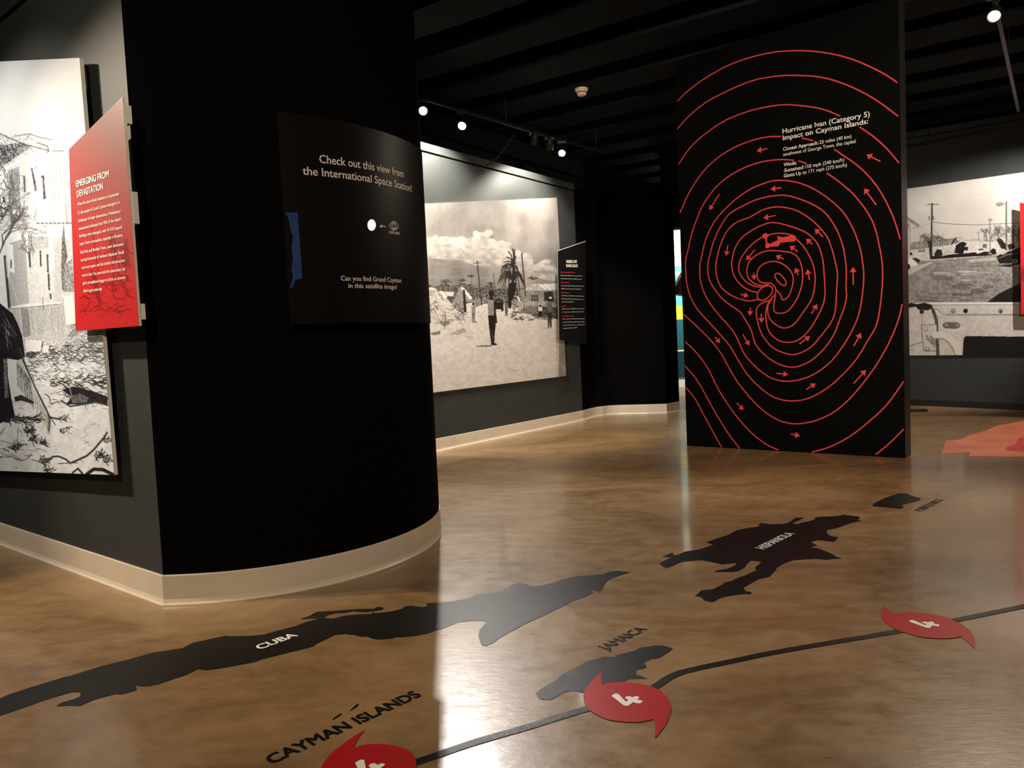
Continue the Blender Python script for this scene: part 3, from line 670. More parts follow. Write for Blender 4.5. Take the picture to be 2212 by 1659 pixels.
cb.T = B1
top = [(-100, 720), (110, 700), (160, 640), (240, 610), (330, 610), (400, 640), (470, 720), (500, 640), (540, 610), (600, 640), (690, 610), (720, 570), (830, 560), (890, 640), (920, 700), (1000, 670), (1050, 680), (1060, 760), (1110, 820), (1200, 790), (1260, 830), (1320, 830), (1340, 900), (1420, 960), (1500, 900), (1560, 900), (1600, 960), (1700, 1000)]
cb.poly(top + [(1700, 1160), (1300, 1090), (1100, 990), (700, 960), (560, 900), (110, 870), (-100, 870)], .70, .85, .05, 60)
r = random.Random(9)
for (x, y) in top[1:]:
    for _ in range(3): cb.ell(x + r.uniform(-35, 35), y + r.uniform(5, 60), r.uniform(25, 55), r.uniform(20, 40), r.uniform(.70, .82), .7)
for _ in range(40): cb.ell(r.uniform(150, 1050), r.uniform(680, 840), r.uniform(30, 80), r.uniform(14, 34), r.uniform(.62, .82), .35)
for _ in range(26): cb.ell(r.uniform(100, 1690), r.uniform(880, 1150), r.uniform(60, 180), r.uniform(10, 26), r.uniform(.50, .64), .4)
cb.line([(100, 855), (600, 868), (1000, 880), (1690, 850)], 3, .5, .8); cb.line([(900, 870), (1690, 888)], 3, .5, .8)
# tree line
cb.poly([(100, 1215), (160, 1190), (250, 1200), (330, 1160), (400, 1195), (470, 1200), (540, 1150), (600, 1190), (650, 1180), (700, 1230), (800, 1220), (880, 1180), (960, 1230), (1020, 1240), (1300, 1230), (1300, 1420), (100, 1420)], .36, 1, .14, 10)
for k in range(140):
    x = r.uniform(140, 1320); y = 1200 + r.uniform(-30, 60); cb.line([(x, y + 70), (x + r.uniform(-14, 14), y)], r.uniform(2, 5), r.uniform(.2, .5), .8)
for (px_, py_, rd) in ((350, 1170, 60), (545, 1150, 40), (885, 1190, 40), (1390, 1130, 55), (640, 1100, 40)):
    for k in range(16):
        a = r.uniform(-2.9, -.2); cb.line([(px_, py_), (px_ + math.cos(a) * rd, py_ + math.sin(a) * rd * .8), (px_ + math.cos(a) * rd * 1.3, py_ + math.sin(a) * rd * .5)], 5, .22, .8)
cb.line([(655, 1060), (660, 1280)], 7, .3)
# ground, sand bank
cb.poly([(-100, 1400), (700, 1420), (1100, 1410), (1700, 1460), (1700, 2700), (-100, 2700)], .86, 1, .02, 40)
cb.poly([(-100, 1200), (140, 1222), (210, 1225), (330, 1320), (430, 1430), (560, 1560), (650, 1610), (300, 1660), (-100, 1660)], .82, 1, .06, 8)
cb.scrib(120, 120, 1240, 560, 1650, 60, 5, .3, 51, (.6, .5)); cb.poly([(270, 1260), (320, 1270), (370, 1340), (330, 1350)], .92); cb.poly([(330, 1270), (450, 1280), (430, 1330), (360, 1320)], .85)
cb.poly([(440, 1372), (520, 1218), (640, 1340), (660, 1390), (450, 1400)], .58, 1, .03, 20); cb.poly([(518, 1218), (560, 1222), (668, 1350), (640, 1368)], .93)
cb.poly([(430, 1400), (540, 1390), (600, 1450), (560, 1550), (430, 1450)], .5, 1, .16, 7); cb.poly([(660, 1360), (850, 1350), (850, 1400), (700, 1460), (640, 1460)], .5, 1, .15, 7); cb.poly([(610, 1410), (690, 1400), (700, 1460), (620, 1480)], .85)
cb.line([(565, 1260), (582, 1510)], 26, .12); cb.line([(722, 905), (776, 1430)], 13, .2); cb.line([(680, 936), (766, 924)], 8, .25); cb.line([(918, 1058), (945, 1330)], 8, .25); cb.line([(1255, 820), (1302, 1330)], 14, .2); cb.line([(1000, 1130), (1025, 1250)], 6, .4)
cb.poly([(1000, 1310), (1100, 1300), (1240, 1230), (1290, 1260), (1260, 1420), (1000, 1420)], .42, 1, .15, 8)
# palm
cb.poly([(1088, 1340), (1105, 1180), (1140, 1150), (1185, 1165), (1185, 1260), (1142, 1380), (1128, 1475), (1098, 1470)], .08, 1, .04, 10)
for (ex, ey) in ((1000, 1085), (1015, 1000), (1060, 970), (1210, 995), (1255, 1080), (1285, 1170), (1035, 1190), (1050, 1230), (1230, 1220), (980, 1140), (1095, 1260), (1200, 1260), (1020, 1120), (1260, 1140)):
    mx_, my_ = (1140 + ex) / 2, min(1060, ey) - 30
    q = smooth_line([(1145, 1150), (mx_, my_), (ex, ey)], 6); cb.line([tuple(t) for t in q], 9, .12)
    for t in q[3:]: cb.line([tuple(t), (t[0] + (8 if ex > 1140 else -8), t[1] + 55)], 6, .15, .8)
cb.line([(1150, 1150), (1160, 950)], 26, .12)
for (ex, ey) in ((1075, 860), (1095, 790), (1170, 770), (1185, 850), (1055, 920), (1020, 975), (1110, 960), (1180, 940), (1145, 760)):
    q = smooth_line([(1150, 960), ((1150 + ex) / 2 + 10, (960 + ey) / 2 - 30), (ex, ey)], 6); cb.line([tuple(t) for t in q], 12, .12); cb.line([tuple(q[3]), (q[3][0], q[3][1] + 50)], 10, .15)
# house on the right
cb.poly([(1240, 1270), (1380, 1180), (1700, 1172), (1700, 1265), (1290, 1258)], .72, 1, .06, 10); cb.poly([(1450, 1185), (1700, 1175), (1700, 1250), (1530, 1245)], .92)
for x in (1560, 1640, 1600, 1500): cb.line([(x, 1180), (x + 70, 1250)], 4, .35)
cb.poly([(1250, 1258), (1700, 1258), (1700, 1470), (1260, 1430)], .55, 1, .04, 20); cb.poly([(1365, 1310), (1455, 1306), (1457, 1385), (1368, 1388)], .3)
for x in (1395, 1425): cb.line([(x, 1308), (x + 2, 1386)], 4, .6)
cb.line([(1366, 1348), (1456, 1346)], 4, .6); cb.poly([(1520, 1275), (1625, 1268), (1645, 1395), (1525, 1380)], .18); cb.line([(1290, 1200), (1300, 1330)], 12, .2)
cb.poly([(1130, 1380), (1250, 1400), (1270, 1500), (1150, 1490)], .55, 1, .12, 10); cb.poly([(1270, 1430), (1440, 1440), (1440, 1560), (1270, 1530)], .5, 1, .05, 12); cb.poly([(1440, 1450), (1700, 1460), (1700, 1600), (1440, 1580)], .25, 1, .15, 9)
cb.poly([(1195, 1330), (1215, 1330), (1260, 1420), (1240, 1430)], .92); cb.poly([(1140, 1530), (1200, 1460), (1250, 1460), (1240, 1530)], .86, 1, .05, 8)
for x in (1200, 1290, 1340, 1450): cb.poly([(x, 1400), (x + 50, 1385), (x + 90, 1400), (x + 70, 1440), (x, 1440)], .66, 1, .06, 8)
cb.scrib(120, 1110, 1480, 1690, 1610, 50, 7, .3, 55)
# vehicle and people
cb.poly([(930, 1400), (950, 1362), (1010, 1360), (1035, 1400), (1040, 1505), (935, 1508)], .08); cb.poly([(955, 1375), (1005, 1372), (1012, 1400), (950, 1402)], .3); cb.poly([(948, 1485), (1010, 1483), (1010, 1503), (948, 1505)], .95)
def person(x, y0, y1, w, top_v, leg_v):
    h = y1 - y0; cb.ell(x, y0 + h * .08, w * .3, h * .075, .15); cb.poly([(x - w * .5, y0 + h * .18), (x + w * .5, y0 + h * .17), (x + w * .45, y0 + h * .52), (x - w * .4, y0 + h * .52)], top_v, 1, .06, 5)
    cb.poly([(x - w * .4, y0 + h * .5), (x + w * .42, y0 + h * .5), (x + w * .35, y1), (x + w * .08, y1), (x, y0 + h * .65), (x - w * .1, y1), (x - w * .36, y1)], leg_v, 1, .05, 5)
person(678, 1400, 1645, 50, .55, .45); person(1072, 1380, 1565, 42, .4, .35); person(1590, 1340, 1700, 60, .4, .18); cb.ell(1598, 1345, 18, 12, .9); person(1475, 1430, 1580, 50, .85, .1)
cb.line([(690, 1640), (725, 1632)], 9, .25)
cb.T = B2
cb.scrib(80, 130, 180, 620, 420, 70, 4, .55, 57, alpha=.5); cb.poly([(340, 370), (470, 310), (500, 350), (420, 385)], .62, .8, .06, 6); cb.poly([(140, 365), (235, 345), (230, 380), (150, 385)], .4, .8, .2, 6); cb.scrib(20, 235, 250, 320, 285, 30, 6, .3, 58); cb.line([(285, 180), (285, 260)], 12, .45)
cb.poly([(585, 495), (740, 486), (745, 500), (620, 503)], .3); cb.poly([(1235, 320), (1330, 314), (1330, 320)], .4)
cb.poly([(706, 60), (722, 30), (745, 24), (772, 42), (784, 100), (784, 192), (712, 192)], .56, 1, .04, 12); cb.poly([(765, 40), (785, 70), (790, 160), (803, 262), (790, 272), (770, 190)], .12)
cb.poly([(710, 192), (786, 192), (785, 300), (776, 400), (775, 462), (802, 476), (795, 488), (742, 490), (738, 440), (722, 320)], .07, 1, .02, 10)
cb.T = B1; cb.ell(893, 1298, 30, 38, .09); cb.poly([(880, 1325), (910, 1325), (915, 1370), (870, 1372)], .12)
cb.T = B2
for k in range(26): x = r.uniform(560, 1100); cb.line([(x, 300 + r.uniform(0, 60)), (x + r.uniform(40, 150), 600), (x + r.uniform(120, 320), 900)], 3, r.choice((.78, .93)), .35)
cb.line([(1240, 510), (1360, 610), (1480, 725)], 7, .93, .6); cb.scrib(160, 150, 480, 900, 930, 30, 3, .66, 59, alpha=.35); cb.scrib(90, 1000, 600, 1480, 790, 50, 3, .7, 60, (.7, .2), .4); cb.line([(960, 740), (1000, 740)], 5, .4)
print_mesh('print', quad + BP.n * .0012, 330, 440, lambda px: tone(cb.sample(px), (.010, .008, .007), (.82, .75, .70), 2.3), bp_)

# black fact panel, turned a little away from the wall
FQ = Plane(fl([(1206, 921)])[0] * np.array([1, 1]), fl([(1267, 906.5)])[0]).shift(.12)
fq = FQ.hit([(1204, 542), (1265, 521), (1267.5, 744), (1207, 733)])
fp = board('text_panel', fq, FQ.n, .012, M['feats_black'], "black text panel headed HURRICANE IVAN'S FEATS beside the street photograph", 'panel')
v, f = ribbon(np.array([fq[3], fq[0], fq[1]]), FQ.n, .012, .0012); obj('edge', v, f, M['foam'], fp)['label'] = 'pale board edge'
for p in ((1225, 580), (1250, 700)):
    c = FQ.hit([p])[0] - FQ.n * .065; v, f = box(c, FQ.u * .05, FQ.n * .11, (0, 0, .06)); obj('standoff', v, f, M['black_plastic'], fp)
FT = (1180, 480, 3.7719)
for t, a, b, c in (('HURRICANE', (163, 332), (250, 332), 23), ("IVAN'S FEATS", (162, 366), (256, 368), 23)):
    a, b = crop([a, b], *FT); plane_text(FQ, t, a, b, c / FT[2], M['white_vinyl'], fp, .0015, .03)
def small_print(x0, y0, x1, y1, h, m, seed):
    """a line of print too small to read: word-length strokes"""
    r = random.Random(seed); parts = []; x = x0
    while x < x1 - 3:
        w = min(r.uniform(6, 24), x1 - x); k0, k1 = [(q - x0) / (x1 - x0) for q in (x, x + w)]
        q = [(x, y0 + (y1 - y0) * k0), (x + w, y0 + (y1 - y0) * k1), (x + w, y0 + (y1 - y0) * k1 - h * r.uniform(.6, 1)), (x, y0 + (y1 - y0) * k0 - h * r.uniform(.6, 1))]
        parts.append((FQ.hit(crop(q, *FT)) + FQ.n * .0015, [(0, 1, 2, 3)])); x += w + 4
    v, f = merge(*parts); obj('lettering', v, f, m, fp)['kind'] = 'stuff'
M['dim_text'] = mat('grey_small_print', (.34, .33, .32), .6, .2)
for i, q in enumerate(((117, 411, 235, 414), (119, 494, 188, 496), (121, 578, 186, 580), (127, 688, 163, 687), (131, 769, 223, 768))): small_print(*q, 8, M['red_vinyl_text'], i)
for i, q in enumerate(((118, 437, 300, 442), (119, 463, 288, 468), (121, 520, 303, 525), (122, 545, 285, 550), (125, 602, 307, 606), (125, 628, 305, 632), (127, 652, 222, 654), (128, 710, 308, 708), (129, 736, 305, 733), (132, 792, 314, 790), (133, 818, 314, 815), (134, 843, 313, 838), (135, 870, 250, 862))): small_print(*q, 8, M['dim_text'], 20 + i)

# ================================================================== RIGHT WALL: car-park photograph and red panel edge
pR = RP.shift(.02)
tl, tr, br, bl = pR.uv([(1955, 408.5), (2212, 372), (2212, 766), (1964, 768)])
quad = pR.P([run(tl, tr, .25), run(tr, tl, .9), run(br, bl, .9), run(bl, br, .25)])
rph = board('mural_photograph', quad, RP.n, .018, M['foam'], 'sepia photograph of a car park seen over a white vehicle tailgate', 'photograph')
cc = Canvas(1930, 330, 2370, 790, 2, .9)
cc.a = .9 + .1 * (fbm(cc.h, cc.w, 120, 3, 21) - .5) - .08 * np.clip(np.arange(cc.h)[:, None] / cc.h * 2, 0, 1)
R1 = (1940, 400, 5.926); R2 = (1920, 360, 3.77)
cc.T = R1
for q in ([(100, 390), (700, 320), (1700, 230)], [(450, 640), (1000, 600)], [(900, 130), (2200, 60)]): cc.line(q, 2.5, .68, .7)
cc.line([(445, 475), (700, 498), (1000, 510), (1560, 480), (2300, 420)], 6, .35); cc.line([(150, 575), (415, 490)], 3, .5); cc.line([(150, 550), (270, 530)], 3, .4)
cc.poly([(90, 390), (110, 395), (275, 510), (265, 532), (95, 440)], .62); cc.line([(100, 398), (272, 512)], 5, .3); cc.line([(100, 440), (262, 533)], 5, .35); cc.poly([(95, 470), (150, 470), (155, 880), (108, 880)], .78); cc.line([(150, 480), (156, 880)], 5, .45); cc.poly([(110, 500), (140, 495), (135, 550), (112, 556)], .5)
# buildings
cc.poly([(155, 735), (430, 690), (730, 680), (700, 760), (155, 830)], .62, 1, .1, 9)
for k in range(5): cc.line([(160, 748 + k * 17), (700, 690 + k * 15)], 3, .35, .7)
for k in range(34): cc.line([(165 + k * 16, 745 - k * 1.4), (172 + k * 16, 815 - k * 1.6)], 3, .45 if k % 2 else .85, .7)
cc.poly([(155, 825), (720, 770), (720, 900), (160, 940)], .84, 1, .03, 20); cc.poly([(255, 830), (350, 820), (350, 855), (258, 860)], .55); cc.line([(160, 826), (400, 800)], 5, .4)
cc.poly([(690, 750), (800, 700), (1060, 715), (1290, 712), (1290, 860), (740, 880), (700, 800)], .87, 1, .02, 30); cc.line([(690, 750), (800, 702), (1060, 718), (1290, 712)], 5, .5); cc.poly([(1085, 755), (1135, 752), (1135, 800), (1085, 805)], .45)
cc.line([(690, 750), (740, 680)], 22, .2); cc.line([(730, 680), (820, 668)], 5, .3); cc.line([(930, 690), (1060, 700)], 4, .3)
cc.poly([(700, 690), (740, 690), (790, 720), (720, 760)], .35, .7, .2, 6)
cc.poly([(1490, 720), (1570, 700), (1700, 700), (1700, 820), (1500, 800)], .8)
# trees and hedge
cc.poly([(720, 870), (740, 770), (800, 730), (840, 725), (880, 750), (850, 790), (900, 790), (890, 840), (850, 830), (830, 880)], .1, 1, .06, 8)
cc.poly([(400, 930), (470, 900), (560, 910), (650, 890), (760, 880), (900, 870), (980, 855), (1020, 880), (1100, 850), (1170, 855), (1210, 810), (1250, 820), (1260, 880), (1180, 900), (900, 915), (560, 940), (430, 950)], .1, 1, .05, 7)
cc.poly([(460, 880), (500, 820), (560, 830), (570, 900), (480, 920)], .15, 1, .08, 7); cc.poly([(1255, 690), (1320, 685), (1380, 760), (1400, 830), (1320, 810)], .15, 1, .08, 7); cc.poly([(1400, 760), (1480, 740), (1500, 800), (1420, 840)], .15, 1, .1, 6)
r3 = random.Random(8)
for (x, y, n, l) in ((1180, 720, 5, 70), (1280, 700, 5, 70), (1450, 740, 6, 80), (1120, 720, 3, 60), (1540, 720, 5, 70), (390, 780, 4, 60)):
    for _ in range(n): cc.branch(x + r3.uniform(-40, 40), y, -1.57 + r3.uniform(-.6, .6), l, 6, .3, 3, r3)
cc.poly([(370, 720), (440, 700), (440, 930), (405, 940), (395, 800)], .2, 1, .08, 7); cc.scrib(30, 260, 660, 560, 710, 110, 5, .25, 71, (-.2, .3))
cc.line([(435, 238), (425, 940)], 20, .22); cc.line([(385, 246), (520, 244)], 9, .3); cc.line([(345, 255), (400, 250)], 4, .4)
for (x, y) in ((398, 410), (398, 435), (452, 410), (452, 432)): cc.ell(x, y, 10, 14, .5)
cc.line([(445, 550), (540, 670)], 4, .5); cc.line([(1175, 450), (1178, 870)], 10, .5); cc.poly([(1148, 432), (1210, 428), (1205, 456), (1160, 460)], .62); cc.poly([(1155, 868), (1200, 866), (1205, 885), (1155, 888)], .6)
cc.line([(1384, 215), (1386, 830)], 18, .42); cc.poly([(1252, 232), (1310, 215), (1345, 222), (1340, 262), (1280, 272), (1255, 258)], .5)
cc.line([(1260, 235), (1340, 228)], 5, .85); cc.line([(1262, 256), (1335, 248)], 5, .8); cc.line([(1345, 238), (1385, 236)], 8, .45); cc.line([(1030, 600), (1032, 700)], 6, .45); cc.line([(1005, 605), (1055, 600)], 5, .45); cc.line([(1473, 570), (1475, 720)], 8, .35)
# road
cc.poly([(90, 1000), (300, 970), (560, 945), (1000, 915), (1280, 895), (2600, 880), (2600, 1520), (100, 1520)], .60, 1, .04, 30)
cc.poly([(100, 1180), (110, 1060), (420, 985), (440, 995)], .78); cc.line([(118, 1140), (420, 992)], 4, .9); cc.line([(122, 1160), (460, 990)], 4, .45); cc.line([(330, 968), (1000, 918)], 6, .85, .8)
cc.poly([(880, 955), (1240, 920), (1270, 960), (930, 990)], .8, .8, .03, 20)
for (x, y, rx, ry, v) in ((560, 1125, 120, 18, .82), (870, 1108, 120, 14, .92), (900, 1140, 110, 14, .8), (680, 1150, 60, 10, .8), (870, 1218, 60, 9, .85), (760, 1180, 40, 9, .75), (1100, 1120, 100, 12, .72), (570, 1190, 140, 30, .44), (820, 1300, 130, 40, .42), (1010, 1360, 90, 36, .4), (1150, 1300, 80, 26, .42), (880, 1280, 90, 18, .45), (930, 1300, 30, 10, .75), (1240, 1210, 120, 20, .48), (1010, 1040, 110, 9, .45), (640, 1390, 100, 10, .52), (900, 1470, 80, 14, .45)): cc.ell(x, y, rx, ry, v, .7, .05, 14)
cc.scrib(50, 120, 1360, 700, 1490, 260, 5, .4, 73, (.15, .06), .5); cc.scrib(80, 350, 1100, 1560, 1400, 80, 6, .4, 74, (.05, .1), .4)
for k in range(8): cc.poly([(690 + k * 32, 1420), (712 + k * 32, 1385), (726 + k * 32, 1385), (704 + k * 32, 1420)], .15)
cc.poly([(1140, 1500), (1290, 1390), (1450, 1310), (1700, 1200), (2600, 1000), (2600, 1520)], .1, 1, .02, 20); cc.line([(1140, 1500), (1290, 1390), (1450, 1310), (1700, 1200)], 7, .3)
# cars
cc.poly([(1265, 910), (1330, 870), (1480, 830), (1570, 790), (1700, 760), (2200, 770), (2200, 1010), (1300, 1000), (1280, 970)], .1, 1, .03, 20); cc.poly([(1310, 880), (1370, 850), (1400, 860), (1340, 895)], .75); cc.line([(1290, 935), (1400, 890), (1560, 865)], 8, .6); cc.ell(1497, 975, 44, 34, .15); cc.ell(1497, 972, 34, 26, .8); cc.ell(1497, 972, 20, 14, .25); cc.poly([(1500, 800), (1560, 775), (1560, 800)], .75)
cc.poly([(1250, 1030), (1560, 1000), (2200, 1020), (2200, 1050), (1400, 1045)], .15); cc.poly([(1470, 1030), (1570, 1010), (1575, 1040), (1480, 1050)], .75)
cc.poly([(105, 930), (150, 930), (240, 990), (250, 1025), (150, 1050), (110, 1060)], .94); cc.ell(130, 1045, 26, 38, .1); cc.poly([(180, 935), (250, 930), (290, 960), (260, 995), (230, 980)], .2); cc.ell(165, 880, 18, 18, .12); cc.poly([(200, 910), (260, 905), (330, 950), (270, 950)], .88)
cc.poly([(1005, 830), (1030, 808), (1095, 805), (1105, 850), (1010, 865)], .92); cc.poly([(1030, 815), (1090, 812), (1092, 832), (1030, 835)], .3); cc.poly([(880, 850), (960, 830), (1000, 855), (890, 870)], .9)
cc.ell(730, 935, 13, 9, .97)
# tailgate
cc.T = R2
cc.poly([(100, 1110), (330, 1105), (2200, 1105), (2200, 1545), (100, 1545)], .84, 1, .02, 30); cc.line([(330, 1112), (2200, 1108)], 14, .95); cc.line([(360, 1128), (2200, 1122)], 4, .55)
cc.poly([(140, 1120), (180, 1108), (230, 1120), (290, 1108), (350, 1125), (360, 1150), (320, 1170), (240, 1165), (220, 1140), (140, 1155)], .14, 1, .04, 8)
cc.poly([(340, 1150), (370, 1160), (400, 1240), (412, 1545), (385, 1545), (375, 1260)], .35, 1, .04, 10); cc.line([(355, 1150), (400, 1165), (430, 1195), (460, 1203), (2200, 1200)], 5, .5); cc.poly([(460, 1206), (2200, 1203), (2200, 1215), (460, 1216)], .7)
for x, v in ((525, .8), (625, .08), (910, .7)): cc.ell(x, 1175, 19, 19, .2); cc.ell(x, 1174, 14, 14, v)
cc.ell(912, 1178, 8, 9, .15); cc.ell(525, 1178, 6, 6, .3); cc.ell(268, 1183, 18, 18, .08); cc.line([(268, 1160), (270, 1290)], 4, .6)
cc.poly([(435, 1295), (445, 1272), (480, 1265), (560, 1268), (585, 1290), (575, 1312), (540, 1322), (455, 1318)], .45); cc.line([(440, 1318), (560, 1332), (588, 1300)], 6, .95); cc.ell(468, 1290, 14, 12, .62); cc.ell(560, 1292, 14, 12, .62)
cc.poly([(265, 1290), (370, 1285), (380, 1500), (290, 1505), (275, 1440)], .84); cc.line([(265, 1290), (370, 1286)], 5, .4); cc.line([(265, 1290), (277, 1440), (290, 1503), (380, 1500)], 5, .35); cc.poly([(300, 1400), (375, 1360), (378, 1480)], .55, .8, .06, 8); cc.ell(300, 1325, 17, 17, .55); cc.ell(300, 1322, 12, 11, .9); cc.ell(309, 1381, 7, 7, .2); cc.ell(315, 1485, 19, 19, .45); cc.ell(315, 1482, 13, 12, .85)
cc.line([(380, 1370), (440, 1372), (490, 1395), (540, 1450), (580, 1545)], 56, .9); cc.line([(385, 1400), (440, 1402), (480, 1425), (520, 1480), (545, 1545)], 8, .55); cc.line([(380, 1295), (380, 1345)], 16, .9)
cc.poly([(600, 1545), (608, 1400), (625, 1380), (680, 1380), (2200, 1395), (2200, 1545)], .06); cc.line([(170, 1460), (270, 1430)], 5, .4)
print_mesh('print', quad + RP.n * .0012, 330, 400, lambda px: tone(cc.sample(px), (.010, .008, .007), (.82, .76, .71), 2.4), rph)

rr2 = RP.shift(.12)
a_, b_ = rr2.uv([(2203, 437), (2206, 679)])
rq2 = rr2.P([a_, a_ + [.75, -.35], b_ + [.72, -.05], b_])
rp2 = board('text_panel', rq2, RP.n, .012, M['foam'], 'red panel mounted in front of the car park photograph', 'panel')
print_mesh('print', rq2 + RP.n * .0012, 20, 40, lambda px: np.tile(np.array([.55, .02, .025]), (len(px), 1)) * np.where((px[:, 1] > 575) & (px[:, 1] < 610), .55, 1)[:, None], rp2)
for q in ((.12, .3), (.5, .9)):
    c = rr2.P([[a_[0] + q[0], b_[1] + q[1]]])[0] - RP.n * .0552; v, f = box(c, RP.u * .05, RP.n * .086, (0, 0, .06)); obj('standoff', v, f, M['black_plastic'], rp2)
# small black foot of a stand seen past the display column
v, f = merge(box([*fl([(1963, 890)])[0], .02], (.5, -.1, 0), (.02, .1, 0), (0, 0, .04)), box([*(fl([(1963, 890)])[0] + [-.15, .02]), .5], (.05, 0, 0), (0, .05, 0), (0, 0, .95)))
tag(obj('stand_foot', v, f, M['black_metal']), 'low black stand foot poking out behind the display column', 'stand')

# ================================================================== DISPLAY COLUMN with the storm map
C0, C1 = fl([(1484, 963)])[0], fl([(1956, 990)])[0]
CP = Plane(C0, C1)
dc = empty('display_column', (*((C0 + C1) / 2), 0)); tag(dc, 'tall black freestanding display column with red wind contours of a hurricane', 'display wall')
outl = np.array([[*C0, 0], [*C1, 0], [*C1, 4.6], [*C0, 4.6]]); outl[0, 2] = outl[1, 2] = .004
v, f = prism(outl - CP.n * .004, -CP.n * .27); obj('body', v, f, M['pillar_side'], dc)
v, f = prism(outl, -CP.n * .004); obj('face', v, f, M['pillar'], dc)
TA, TB = (1440, 80, 3.4556), (1440, 480, 3.1296)
fA = lambda l: crop(l, *TA)
fB = lambda l: crop(l, *TB)
wid = np.linalg.norm(C1 - C0)
def contour(px, closed=False):
    uv = CP.uv(px); uv = smooth_line(uv, 7, closed)
    if not closed:
        keep = (uv[:, 0] > .004) & (uv[:, 0] < wid - .004) & (uv[:, 1] > .006); uv = uv[keep]
    v, f = ribbon(CP.P(uv), CP.n, .0125, .0015, closed); obj('contour_line', v, f, M['red_line'], dc)
contour(fA([(60, 502), (150, 410), (300, 300), (500, 195), (750, 122), (980, 102), (1200, 120), (1400, 172), (1600, 262), (1724, 341)]))
contour(fA([(70, 697), (200, 560), (350, 455), (600, 340), (770, 299), (930, 286), (1150, 300), (1350, 360), (1550, 462), (1729, 592)]))
contour(fA([(80, 965), (200, 800), (400, 645), (600, 558), (800, 513), (950, 508), (1150, 535), (1297, 590)])); contour(fA([(1440, 670), (1550, 748), (1650, 840), (1735, 940)]))
contour(fA([(93, 1330), (180, 1140), (300, 975), (450, 855), (600, 785), (740, 748), (855, 742)])); contour(fA([(1010, 755), (1050, 763), (1095, 775)]))
contour(fA([(1250, 838), (1400, 940), (1500, 1030), (1600, 1160), (1690, 1340), (1744, 1510)]))
L5 = fB([(131, 250), (128, 300), (135, 400), (160, 500), (210, 590), (300, 690), (380, 780), (430, 840), (500, 960), (560, 1045), (640, 1125), (730, 1185), (840, 1208), (960, 1190), (1080, 1125), (1180, 1040), (1280, 930), (1360, 800), (1420, 690), (1450, 520), (1460, 370), (1454, 250)])
contour(fA([(950, 920), (840, 915), (700, 935), (550, 990), (400, 1090), (280, 1240), (200, 1430), (160, 1590)]) + L5 + fA([(1560, 1440), (1500, 1310), (1400, 1180), (1300, 1090), (1195, 1015)])); contour(fA([(985, 925), (1015, 934), (1045, 945)]))
contour(fA([(258, 1659), (290, 1520), (350, 1390), (450, 1270), (600, 1150), (750, 1085), (840, 1070), (960, 1082), (1080, 1125), (1200, 1200), (1320, 1310), (1400, 1450), (1445, 1580)]) + fB([(1322, 250), (1333, 350), (1325, 480), (1300, 620), (1250, 740), (1170, 870), (1080, 970), (960, 1045), (830, 1075), (720, 1058), (640, 1010), (570, 945), (520, 880), (470, 770), (420, 700), (340, 610), (270, 510), (230, 400), (225, 300)]), True)
contour(fA([(315, 1659), (350, 1530), (400, 1420), (470, 1320), (600, 1245), (700, 1205), (830, 1182), (930, 1190), (1070, 1240), (1180, 1310), (1260, 1420), (1310, 1540)]) + fB([(1208, 250), (1215, 350), (1213, 450), (1217, 500), (1200, 580), (1170, 660), (1130, 760), (1060, 860), (960, 945), (850, 980), (740, 950), (650, 885), (600, 820), (575, 740), (550, 690), (500, 610), (430, 560), (370, 510), (310, 430), (285, 370), (278, 300)]), True)
contour(fB([(620, 522), (560, 532), (500, 520), (430, 490), (370, 440), (340, 370), (332, 300)]) + fA([(375, 1659), (400, 1560), (450, 1450), (520, 1385), (620, 1345), (720, 1290), (820, 1268), (920, 1280), (1000, 1310), (1100, 1380), (1190, 1480), (1230, 1570)]) + fB([(1136, 250), (1155, 350), (1150, 450), (1140, 600), (1110, 680), (1050, 760), (980, 840), (900, 885), (830, 893), (730, 855), (665, 790), (625, 710), (607, 620), (615, 575), (650, 545), (700, 525), (732, 488), (737, 450), (720, 422)]))
contour(fB([(622, 474), (570, 465), (510, 430), (460, 370), (440, 300)]) + fA([(490, 1659), (510, 1580), (560, 1500), (650, 1435), (740, 1395), (800, 1385), (900, 1405), (1000, 1440), (1070, 1480), (1130, 1550)]) + fB([(1055, 250), (1065, 350), (1070, 500), (1040, 600), (970, 720), (900, 790), (830, 812), (760, 800), (700, 750), (675, 680), (672, 600), (690, 540), (720, 500)]))
contour(fB([(660, 437), (620, 438), (575, 425), (530, 395), (495, 345), (488, 300), (500, 250), (540, 190), (600, 130), (655, 98)])); contour(fA([(750, 1482), (790, 1470), (830, 1465), (890, 1468), (945, 1482)]))
contour(fB([(868, 105), (930, 170), (980, 260), (1003, 350), (1000, 440), (980, 520), (930, 600), (860, 690), (800, 715), (750, 700), (700, 655), (683, 600), (692, 548), (725, 500)]))
contour(fB([(690, 420), (640, 428), (595, 415), (555, 380), (543, 335), (552, 280), (584, 240), (640, 205), (700, 192), (780, 196), (850, 210), (895, 250), (918, 330), (915, 420), (885, 510), (840, 580), (800, 610), (750, 615), (728, 600), (725, 560), (735, 500), (738, 465)]))
contour(fB([(725, 428), (700, 412), (650, 410), (622, 392), (612, 352), (625, 310), (660, 280), (720, 265), (780, 280), (830, 320), (855, 370), (850, 430), (830, 490), (800, 522), (780, 520), (770, 490), (740, 457)]))
contour(fB([(613, 490), (636, 452), (680, 430), (712, 440), (715, 470), (690, 505), (650, 528), (620, 518)]), True)
contour(fB([(732, 357), (755, 346), (790, 375), (808, 405), (800, 428), (775, 420), (745, 390)]), True)
